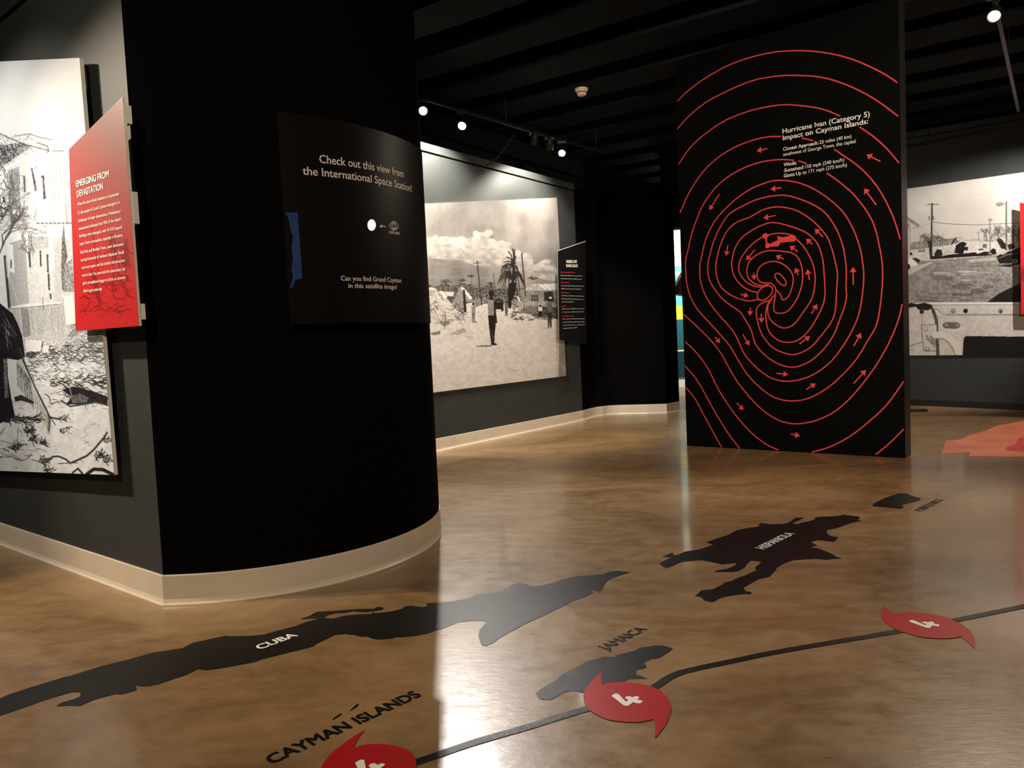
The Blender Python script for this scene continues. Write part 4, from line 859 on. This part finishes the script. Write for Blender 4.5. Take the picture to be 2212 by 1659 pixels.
contour(fB([(108, 616), (200, 700), (300, 800), (370, 890), (420, 980), (480, 1080), (560, 1180), (650, 1270), (750, 1335), (850, 1362), (950, 1355), (1050, 1325), (1150, 1270), (1250, 1180), (1350, 1060), (1440, 930), (1520, 780), (1570, 650), (1592, 555)]))
contour(fB([(116, 800), (200, 880), (280, 990), (340, 1110), (400, 1210), (480, 1320), (570, 1420), (680, 1505), (800, 1556)])); contour(fB([(950, 1562), (1100, 1520), (1250, 1440), (1400, 1320), (1500, 1220), (1602, 1077)]))
contour(fB([(124, 970), (200, 1060), (260, 1160), (320, 1270), (380, 1370), (440, 1460), (500, 1535)])); contour(fB([(131, 1118), (190, 1190), (250, 1300), (310, 1410), (378, 1532)])); contour(fB([(1390, 1590), (1500, 1500), (1614, 1388)]))
def arrow(a, b):
    A_, B_ = CP.uv([a, b]); d = B_ - A_; L_ = np.linalg.norm(d); d /= L_; n = np.array([-d[1], d[0]]); hl = .052; hw = .034; w = .0062
    q = [A_ + n * w, B_ - d * hl + n * w, B_ - d * hl + n * hw, B_, B_ - d * hl - n * hw, B_ - d * hl - n * w, A_ - n * w]
    obj('arrow', CP.P(q) + CP.n * .0015, [(0, 1, 5, 6), (2, 3, 4)], M['red_line'], dc)
for a, b in (((752, 833), (672, 850)), ((395, 1172), (318, 1292)), ((857, 1124), (776, 1136)), ((815, 1332), (722, 1350)), ((1595, 928), (1493, 877)), ((1565, 1255), (1475, 1130))): arrow(*fA([a, b]))
for a, b in (((415, 155), (403, 228)), ((597, 185), (538, 258)), ((1058, 100), (1002, 45)), ((985, 150), (944, 112)), ((888, 198), (833, 160)), ((793, 250), (738, 226)), ((588, 342), (594, 390)), ((500, 487), (555, 500)), ((890, 358), (870, 308)), ((965, 390), (952, 318)), ((1263, 423), (1260, 303)), ((980, 618), (1018, 553)), ((567, 578), (563, 633)), ((640, 618), (643, 680)), ((515, 758), (560, 833)), ((328, 777), (362, 817)), ((898, 823), (970, 770)), ((742, 1022), (822, 1029)), ((945, 1130), (1008, 1090)), ((1265, 1090), (1348, 998)), ((1265, 837), (1315, 748)), ((475, 1222), (521, 1270)), ((838, 1432), (902, 1444))): arrow(*fB([a, b]))
isl = fA([(713, 1485), (722, 1470), (740, 1464), (762, 1474), (766, 1484), (752, 1492), (750, 1530), (770, 1545), (800, 1530), (832, 1515), (823, 1484), (870, 1495), (940, 1478), (960, 1482), (968, 1497), (955, 1527), (900, 1530), (850, 1537), (835, 1562), (790, 1564), (770, 1568), (750, 1578), (735, 1566), (742, 1540), (735, 1505), (718, 1498)])
obj('island_silhouette', CP.hit(isl) + CP.n * .002, [tuple(range(len(isl)))], M['red_line'], dc)['label'] = 'solid red island silhouette'
for t, a, b, c, bo, sh in (('Hurricane Ivan (Category 5)', (866, 722), (1517, 592), 36, .012, 0), ('Impact on Cayman Islands:', (868, 771), (1505, 645), 35, .012, 0),
                           ('Closest Approach:', (870, 850), (1133, 801), 25, .012, 0), ('25 miles (40 km)', (1142, 799), (1380, 753), 25, 0, 0), ('southwest of George Town, the capital', (872, 889), (1412, 789), 25, 0, 0),
                           ('Winds:', (875, 967), (970, 950), 25, .012, 0), ('Sustained:', (876, 1009), (1026, 983), 25, .012, .25), ('150 mph (240 km/h)', (1036, 981), (1326, 928), 25, 0, 0),
                           ('Gusts:', (876, 1048), (960, 1034), 25, .012, .25), ('Up to 171 mph (275 km/h)', (968, 1033), (1346, 966), 25, 0, 0)):
    a, b = fA([a, b]); plane_text(CP, t, a, b, c / TA[2], M['white_vinyl'], dc, .003, bo, sh)

# ================================================================== FLOOR MAP
def decal(name, px, z, m, parent=None, label=None, cat=None, group=None, P_=None):
    P_ = on_z(px, 0) if P_ is None else P_
    P_ = np.c_[P_[:, :2], np.full(len(P_), z)]
    bm = bmesh.new(); vs_ = [bm.verts.new(tuple(p - (np.array(parent.location) if parent else 0))) for p in P_]; bm.faces.new(vs_)
    bmesh.ops.triangulate(bm, faces=bm.faces[:]); bmesh.ops.recalc_face_normals(bm, faces=bm.faces[:])
    if bm.faces and sum(fc.normal.z for fc in bm.faces) < 0: bmesh.ops.reverse_faces(bm, faces=bm.faces[:])
    me = bpy.data.meshes.new(name); bm.to_mesh(me); bm.free(); me.materials.append(m)
    o = bpy.data.objects.new(name, me); col.objects.link(o)
    if parent: o.parent = parent
    return tag(o, label, cat, group)
def floor_text(t, a, b, m, parent, z=.003, bold=.03, ysc=1.0):
    P0, P1 = on_z([a, b], 0); d = P1 - P0; u = d / np.linalg.norm(d); up = np.array([-u[1], u[0], 0]) * ysc
    return put_text('lettering', t, P0, P1, None, up, (0, 0, 1), z, m, parent, bold)
K1, K2, K3, K4 = (0, 1280, 4.378), (460, 1280, 4.378), (920, 1200, 4.424), (1140, 1330, 6.144)
cuba = crop([(-900, 1280), (-400, 1130), (0, 1005), (60, 975), (250, 912), (600, 803), (650, 795), (950, 700), (1200, 640), (1420, 575), (1720, 530), (1830, 475), (1880, 465)], *K1)
cuba += crop([(115, 410), (190, 415), (370, 410), (475, 400), (600, 365), (780, 320), (880, 280), (1005, 248), (915, 247), (815, 258), (890, 232), (980, 185), (1130, 175), (1370, 158), (1520, 155), (1560, 135), (1622, 148), (1590, 170), (1450, 188), (1320, 180), (1240, 195), (1160, 198), (1090, 215), (1055, 235), (1065, 243), (1140, 248), (1240, 220), (1390, 207), (1500, 205), (1505, 190), (1560, 195), (1690, 180), (1805, 150), (1800, 138), (1860, 125), (1990, 140), (2030, 125), (2010, 102)], *K2)
cuba += crop([(100, 455), (250, 440), (420, 408), (490, 375), (680, 355), (780, 318), (830, 280), (900, 262), (960, 275), (1000, 297), (1100, 290), (1200, 265), (1320, 225), (1420, 202), (1600, 190), (1690, 180), (1760, 155), (1850, 147), (1955, 162), (1880, 185), (1800, 210), (1740, 240), (1700, 290), (1690, 325), (1650, 347), (1590, 330), (1572, 328), (1605, 352), (1540, 390), (1420, 430), (1310, 485), (1160, 560), (960, 650), (850, 710), (720, 780), (640, 840), (580, 865), (535, 862), (520, 830), (500, 770), (515, 710), (545, 675), (580, 640), (545, 625), (440, 625), (310, 640), (190, 690), (95, 718)], *K3)
cuba += crop([(2030, 390), (1920, 412), (1790, 425), (1730, 423), (1700, 437), (1570, 447), (1510, 440), (1455, 418), (1390, 420), (1330, 402), (1280, 400), (1270, 393), (1150, 405), (1080, 440), (975, 490), (950, 512), (800, 550), (600, 600), (470, 632), (390, 660), (200, 697), (70, 720)], *K2)
cuba += crop([(1960, 737), (1865, 728), (1840, 745), (1740, 790), (1640, 820), (1500, 870), (1400, 888), (1320, 888), (1283, 880), (1295, 925), (1150, 967), (1090, 962), (880, 1020), (755, 1075), (690, 1070), (530, 1078), (575, 1045), (700, 1010), (755, 985), (765, 960), (750, 943), (680, 945), (450, 1010), (200, 1100), (0, 1168), (-400, 1310), (-900, 1480)], *K1)
G = 'island shapes of the floor map'
oc = decal('island_decal', cuba, .0015, M['floor_black'], None, 'long black island decal lettered CUBA stuck on the floor', 'floor decal', G)
floor_text('CUBA', (562, 1404.5), (644.5, 1374.5), M['floor_white'], oc, .003, .025, 1.15)
jam = crop([(110, 1045), (130, 1010), (200, 960), (310, 895), (400, 850), (430, 800), (550, 735), (700, 660), (810, 600), (880, 588), (1000, 545), (1160, 552), (1185, 545), (1155, 530), (1330, 490), (1420, 470), (1480, 432), (1700, 397), (1800, 402), (1928, 438), (1880, 480), (1770, 550), (1720, 570), (1640, 578), (1540, 622), (1580, 685), (1520, 710), (1450, 722), (1435, 750), (1440, 785), (1595, 838), (1350, 840), (1250, 885), (1000, 935), (800, 1020), (740, 1025), (640, 1005), (580, 1000), (480, 1020), (400, 1070), (310, 1120), (200, 1118), (140, 1090)], *K4)
oj = decal('island_decal', jam, .0015, M['floor_black'], None, 'black island decal under the red storm symbol, JAMAICA lettered above it', 'floor decal', G)
floor_text('JAMAICA', (1310, 1406), (1399, 1360), M['floor_black'], oj, .0016, .018, 1.1)
hisp = crop([(65, 590), (110, 560), (190, 525), (95, 522), (200, 478), (205, 505), (240, 505), (320, 470), (470, 445), (605, 402), (530, 375), (760, 300), (830, 260), (960, 230), (1030, 225), (1075, 210), (1045, 200), (1080, 185), (1180, 197), (1310, 195), (1360, 175), (1420, 133), (1505, 130), (1470, 150), (1385, 190), (1450, 195), (1470, 183), (1545, 170), (1615, 148), (1615, 128), (1850, 113), (1895, 103), (2050, 120), (2060, 138), (2040, 152), (2080, 160), (1970, 185), (1870, 222), (1730, 258), (1735, 285), (1770, 315), (1840, 325), (1830, 350), (1800, 373), (1640, 352), (1575, 375), (1638, 408), (1560, 430), (1640, 435), (1720, 465), (1790, 495), (1810, 512), (1880, 540), (1790, 542), (1730, 552), (1630, 540), (1400, 555), (1310, 585), (1230, 632), (1230, 650), (1160, 720), (1050, 745), (905, 828), (920, 860), (985, 875), (972, 897), (930, 890), (820, 900), (680, 928), (600, 973), (515, 958), (485, 925), (420, 908), (455, 885), (480, 855), (600, 843), (690, 800), (720, 775), (780, 765), (860, 725), (900, 715), (1035, 655), (1015, 632), (1085, 575), (1050, 565), (980, 560), (935, 595), (925, 620), (870, 655), (820, 670), (610, 673), (640, 657), (740, 642), (810, 612), (840, 580), (690, 597), (490, 553), (290, 572), (160, 628), (115, 628)], 1410, 1090, 4.608)
oh = decal('island_decal', hisp, .0015, M['floor_black'], None, 'jagged black island decal lettered HISPANIOLA stuck on the floor', 'floor decal', G)
floor_text('HISPANIOLA', (1651, 1188), (1717.5, 1154), M['floor_white'], oh, .003, .004, 1.15)
pric = crop([(97, 217), (130, 190), (210, 150), (340, 107), (415, 110), (430, 122), (530, 150), (535, 167), (500, 180), (365, 212), (385, 232), (350, 248), (300, 243), (120, 225)], 1860, 1040, 4.148)
op = decal('island_decal', pric, .0015, M['floor_black'], None, 'small black island decal with PUERTO RICO lettered beside it', 'floor decal', G)
floor_text('PUERTO RICO', (1992, 1105), (2040, 1080), M['floor_black'], op, .0016, .008, 1.1)
GC = 'islets above the CAYMAN ISLANDS lettering'
cay = empty('map_lettering', (*fl([(588, 1651)])[0], 0)); tag(cay, 'large black CAYMAN ISLANDS lettering stuck on the floor', 'floor decal')
floor_text('CAYMAN ISLANDS', (587, 1652), (912, 1503), M['floor_black'], cay, .0016, .03, 1.2)
for q in ([(1128, 1212), (1140, 1190), (1200, 1150), (1225, 1147), (1210, 1163), (1160, 1195)], [(1285, 1130), (1340, 1075), (1365, 1055), (1380, 1058), (1365, 1080), (1320, 1110)]):
    decal('islet', crop(q, *K2), .0015, M['floor_black'], cay)
# storm track and category symbols
trk = smooth_line(fl([(700, 1703), (800, 1677), (912, 1643), (1020, 1606), (1140, 1571), (1267, 1532), (1355, 1512), (1415, 1484), (1441, 1467), (1465.5, 1455.3), (1500, 1446), (1580, 1429), (1700, 1405), (1930, 1366), (2005, 1352), (2075, 1338), (2212, 1310), (2400, 1272)]), 6)
v, f = ribbon(np.c_[trk, np.zeros(len(trk))], (0, 0, 1), .036, .0022)
tag(obj('storm_track', v, f, M['floor_black']), 'black curving storm track line linking the red storm symbols on the floor', 'floor decal')
symb = fl(crop([(1000, 745), (975, 800), (972, 870), (985, 935), (1060, 905), (1180, 892), (1320, 893), (1450, 905), (1580, 930), (1700, 970), (1790, 1030), (1860, 1110), (1895, 1200), (1895, 1290), (1870, 1370), (1830, 1450), (1760, 1550), (1680, 1640), (1690, 1580), (1695, 1500), (1685, 1430), (1668, 1382), (1560, 1408), (1420, 1422), (1250, 1415), (1080, 1390), (960, 1345), (860, 1285), (790, 1225), (750, 1150), (738, 1070), (755, 1000), (800, 930), (870, 850), (940, 790)], *K4))
four = fl(crop([(1112, 1078), (1150, 1050), (1200, 1050), (1305, 1158), (1338, 1130), (1290, 1105), (1310, 1085), (1350, 1082), (1395, 1098), (1430, 1080), (1480, 1090), (1475, 1108), (1450, 1125), (1528, 1145), (1495, 1178), (1455, 1178), (1400, 1162), (1330, 1212), (1275, 1205)], *K4))
def smooth_sym(p):  # round the curved runs, keep the tips
    cuts = [0, 3, 17, 21, 35]; pp = np.vstack([p, p[:1]]); out = []
    for i in range(4): out.append(smooth_line(pp[cuts[i]:cuts[i + 1] + 1], 4)[:-1])
    return np.vstack(out)
symb = smooth_sym(symb); ref = np.array([0.29691565, 2.78061295])
for off, lab in (((0.29691565, 2.78061295), 'red hurricane symbol numbered 4 overlapping the JAMAICA island decal'), ((1.73156936, 3.34803246), 'red hurricane symbol numbered 4 on the track below the HISPANIOLA and PUERTO RICO decals'), ((-0.59406156, 2.41096591), 'red hurricane symbol beside the CAYMAN ISLANDS lettering')):
    d = np.array(off) - ref; e = empty('hurricane_symbol', (*(symb.mean(0) + d), 0)); tag(e, lab, 'floor decal', 'hurricane symbols along the storm track')
    decal('disc', None, .003, M['floor_red'], e, P_=np.c_[symb + d, np.zeros(len(symb))]); decal('numeral', None, .0042, M['floor_white'], e, P_=np.c_[four + d, np.zeros(len(four))])
pk = crop([(650, 975), (700, 840), (850, 830), (950, 780), (1100, 740), (1250, 680), (1522, 630), (1900, 560), (2000, 900), (1522, 1005), (1430, 1010), (1050, 1005), (940, 1005), (960, 960), (880, 965)], 1900, 780, 4.878)
decal('floor_graphic', pk, .0015, M['coral'], None, 'coral red floor graphic near the wall with the car park photograph', 'floor decal')

pk2 = decal('red_patch', crop([(1430, 880), (1460, 815), (1900, 740), (2000, 880), (1522, 960), (1330, 945), (1340, 905)], 1900, 780, 4.878), .0024, M['red_patch'], None)
pk2.parent = [o for o in col.objects if o.name == 'floor_graphic'][0]
# ================================================================== GALLERY BEYOND THE GAP
GP = Plane(FAR, FAR + np.array([1.0, 0])).shift(.03)
def gquad(x0, y0, x1, y1): return GP.hit([(x0, y0), (x1, y0), (x1, y1), (x0, y1)])
g = gquad(1452, 497, 1500, 812); base_ = g.mean(0); base_[2] = g[:, 2].min()
ge = empty('poster', base_); tag(ge, 'tall teal and pale poster seen through the gap beside the display column', 'poster')
zt, zb, xa = g[0][2], g[2][2], g[0][0] - .25
bw_ = 1.3
def strip(name, y0, y1, m, o=0.0, lab=None):
    z0_, z1_ = GP.uv([(1470, y0), (1470, y1)])[:, 1]; q = [[xa, FAR[1] - .03 - o, z0_], [xa + bw_, FAR[1] - .03 - o, z0_], [xa + bw_, FAR[1] - .03 - o, z1_], [xa, FAR[1] - .03 - o, z1_]]
    v, f = prism(q, (0, .02, 0)); obj(name, v, f, m, ge)
strip('backing', 490, 814, M['white_paint'], 0)
for i, (a, b, k) in enumerate(((490, 512, 'ochre'), (512, 575, 'pale'), (575, 660, 'aqua'), (660, 690, 'yellow'), (690, 756, 'teal'), (756, 759, 'ochre'), (759, 814, 'dark_teal'))): strip('print_band', a, b, M[k], .022)
for t, a, b, c, m in (('H', (1458, 551), (1474, 551), 22, M['pink']), ('O', (1458, 574), (1475, 574), 17, M['pink']), ('SS', (1457, 595), (1472, 595), 8, M['white_vinyl'])):
    q = GP.shift(.025); plane_text(q, t, a, b, c, m, ge, .003, .05)
# brown wedge standing in the far gallery on a dark post
WP = Plane(e0 + [0, 1.2], e0 + [1, 1.2]); wq = WP.hit([(1478, 585), (1480, 638), (1455, 634), (1459, 620)])
we = empty('wooden_exhibit', (*WP.hit([(1470, 840)])[0][:2], 0)); tag(we, 'brown wooden wedge exhibit on a dark post in the far gallery', 'exhibit')
v, f = prism(wq, (0, .3, 0)); obj('wedge', v, f, M['brown_wood'], we)
wz = wq[:, 2].min(); wx = wq[1][0]
v, f = prism([[wx + .02, wq[0][1], 0], [wx + .12, wq[0][1], 0], [wx + .12, wq[0][1], wz], [wx - .02, wq[0][1], wz]], (0, .1, 0)); obj('post', v, f, M['dark_cloth'], we)

# ================================================================== CEILING FITTINGS
sd = on_z([(1256, 192)], 4.6)[0]; sd[2] = 4.6
se = empty('smoke_detector', tuple(sd)); tag(se, 'cream smoke detector on the dark ceiling beam', 'smoke detector')
v, f = lathe(sd, (0, 0, -1), [(0, .085), (.02, .085), (.024, .078), (.045, .066)], 28); obj('base', v, f, M['detector'], se)
v, f = lathe(sd - [0, 0, .045], (0, 0, -1), [(0, .05), (.012, .05)], 28); obj('vent', v, f, M['black_plastic'], se)
v, f = lathe(sd - [0, 0, .057], (0, 0, -1), [(0, .062), (.012, .062), (.026, .05), (.03, .02)], 28); obj('cap', v, f, M['detector'], se)

def spot(parent, pos, target, watts, deg, blend=.5, colr=(1, .85, .66), radius=.04):
    li = bpy.data.lights.new('bulb', 'SPOT'); li.energy = watts; li.spot_size = math.radians(deg); li.spot_blend = blend; li.color = colr; li.shadow_soft_size = radius
    o = bpy.data.objects.new('bulb', li); d = Vector(target) - Vector(pos)
    o.rotation_euler = d.to_track_quat('-Z', 'Y').to_euler(); o.location = Vector(pos) - Vector(parent.location); o.parent = parent; col.objects.link(o); return o
def track_light(pos, target, rail_z, label, watts=0, deg=60, blend=.5, colr=(1, .85, .66), lit=True, group='black track spotlights', face=None, radius=.04):
    """pos = middle of the lens"""
    pos = np.array(pos, float); d = np.array(face if face is not None else target, float) - pos; d /= np.linalg.norm(d)
    e = empty('track_light', (pos[0], pos[1], rail_z)); tag(e, label, 'spotlight', group)
    back = pos - d * .17; piv = pos - d * .1
    v, f = lathe(pos, -d, [(.004, .048), (0, .055), (.09, .055), (.13, .045), (.17, .025)], 20); f = f[:-2] + f[-1:]; obj('housing', v, f, M['black_metal'], e, False)
    v, f = lathe(pos - d * .012, d, [(0, .046), (.004, .046)], 20); obj('lens', v, f, M['lens'] if lit else M['black_plastic'], e)
    top = np.array([pos[0], pos[1], rail_z])
    v, f = box(top - [0, 0, .015], (.12, 0, 0), (0, .035, 0), (0, 0, .03)); obj('adapter', v, f, M['black_plastic'], e)
    v, f = tube([top - [0, 0, .03], [piv[0], piv[1], max(piv[2] + .05, pos[2] + .03)], piv], .009, 8); obj('arm', v, f, M['black_metal'], e)
    if watts: spot(e, pos + d * .02, target, watts, deg, blend, colr, radius)
    return e
def rail(name, a, b, z, label):
    e = empty(name, (*((np.array(a) + b) / 2), z)); tag(e, label, 'track rail')
    a3, b3 = np.array([*a, z + .02]), np.array([*b, z + .02]); u = b3 - a3; L_ = np.linalg.norm(u); n = np.cross(u / L_, [0, 0, 1])
    v, f = box((a3 + b3) / 2, u, n * .035, (0, 0, .04)); obj('channel', v, f, M['black_metal'], e)
    for k in (.05, .5, .95):
        p = a3 + u * k; v, f = tube([p + [0, 0, .02], [p[0], p[1], 4.6]], .008, 8); obj('hanger', v, f, M['black_metal'], e)
RZ = 4.24
ra, rb = on_z([(1007, 244), (1141, 284)], RZ)[:, :2]; rdirn = (rb - ra) / np.linalg.norm(rb - ra)
rail('track_rail', ra - rdirn * 1.6, rb + rdirn * 1.9, RZ, 'black ceiling track rail in front of the street photograph wall')
TR = Plane(ra, rb)
lamp = lambda px: TR.hit([px])[0]
WARM, COOL = (1, .84, .63), (1, .93, .80)
pbm = lambda px, o=0: BP.hit([px])[0] + BP.n * o
camfloor = lambda px: on_z([px], 0)[0]
def wash(p, k=1.0): return p - BP.n * .55 * k - np.array([0, 0, 1.0])
def down(p): return p + np.array([-.25, -.75, -.8])
A_ = lamp((914, 240)); track_light(A_, camfloor((980, 1560)), RZ, 'dazzling lit spotlight on the track rail, hard against the curved black wall', 1000, 90, .6, (1, .96, .90))
B_ = lamp((998, 272)); track_light(B_, wash(B_), RZ, 'lit spotlight hanging under the track rail between the dazzling one and the cable', 330, 128, .45, COOL, face=down(B_))
E_ = lamp((1214, 331)); track_light(E_, wash(E_), RZ, 'lit spotlight at the far end of the track rail, past the two unlit ones', 330, 128, .45, COOL, face=down(E_))
p = lamp((1153, 312)); track_light(p, pbm((1120, 560)), RZ, 'unlit spotlight under the track rail beside the top of the cable', lit=False)
p = lamp((1187, 324)); track_light(p, pbm((1190, 640)), RZ, 'unlit spotlight under the track rail beside the lit one at its far end', lit=False)
c0, c1 = lamp((1113, 286)), pbm((1050, 358), .02)
v, f = tube([c0, (c0 * .66 + c1 * .34) - [0, 0, .05], (c0 * .33 + c1 * .67) - [0, 0, .05], c1], .006, 6); tag(obj('cable', v, f, M['black_plastic']), 'thin black cable slung from the track rail to the wall trim', 'cable')

RZ2 = 4.2
q0 = on_z([(2147, 36)], 4.03)[0][:2]; q1 = q0 + bdir * 4.5
rail('track_rail', q0 - bdir * .12, q1, RZ2, 'black ceiling track rail running past the display column')
G_ = np.array([*q0, 4.03])
track_light(G_, camfloor((1750, 1380)), RZ2, 'bright spotlight above and right of the display column', 260, 95, .6, WARM)

# unseen spotlights outside the picture, some inferred, some added to brighten
track_light((-4.44, 3.69, 4.02), LP.hit([(110, 780)])[0], 4.2, 'spotlight aimed at the tall photograph of the storm-torn house', 340, 80, .8, COOL, group='spotlights outside the picture')
track_light((-4.8, 3.9, 4.02), (-.9, 3.0, 0), 4.2, 'spotlight aimed at the floor map in front of the tall photograph', 680, 68, .7, WARM, group='spotlights outside the picture')
track_light((-1.2, -1.8, 4.1), (-.7, 4.2, 2.1), 4.3, 'spotlight aimed at the curved black wall', 680, 66, .8, WARM, group='spotlights outside the picture')
track_light((3.2, .6, 4.1), (2.9, 8, 2.2), 4.3, 'spotlight aimed at the display column', 1800, 62, .8, WARM, group='spotlights outside the picture')
track_light((1.6, .2, 4.1), (1.4, 3.0, 0), 4.3, 'added unseen fill spotlight aimed at the floor map', 60, 100, .8, WARM, group='spotlights outside the picture')  # fill lamp added out of view to brighten the foreground floor
track_light((7.5, 8.7, 4.05), RP.hit([(2030, 620)])[0], 4.25, 'spotlight aimed at the car park photograph', 1050, 64, .6, (1, .95, .86), group='spotlights outside the picture')
track_light((7.9, 8.3, 4.05), camfloor((2120, 935)), 4.25, 'spotlight aimed at the coral floor graphic', 560, 50, .4, WARM, group='spotlights outside the picture')
track_light((-1.25, 7.3, 4.2), pbm((1080, 760)), 4.4, 'spotlight behind the curved black wall aimed at the street photograph', 900, 62, .35, COOL, group='spotlights outside the picture')
# gallery beyond: a ceiling panel lamp
le = empty('ceiling_lamp', (FAR[0], FAR[1] - 2.2, 4.55)); tag(le, 'ceiling lamp lighting the far gallery poster', 'lamp')
v, f = box((FAR[0], FAR[1] - 2.2, 4.56), (1.2, 0, 0), (0, .3, 0), (0, 0, .06)); obj('housing', v, f, M['black_metal'], le)
al = bpy.data.lights.new('bulb', 'AREA'); al.energy = 600; al.size = 1.1; al.shape = 'RECTANGLE'; al.size_y = .25; al.color = (1, .97, .92)
ao = bpy.data.objects.new('bulb', al); ao.location = (0, 0, -.03); ao.rotation_euler = (math.radians(25), 0, 0); ao.parent = le; col.objects.link(ao)
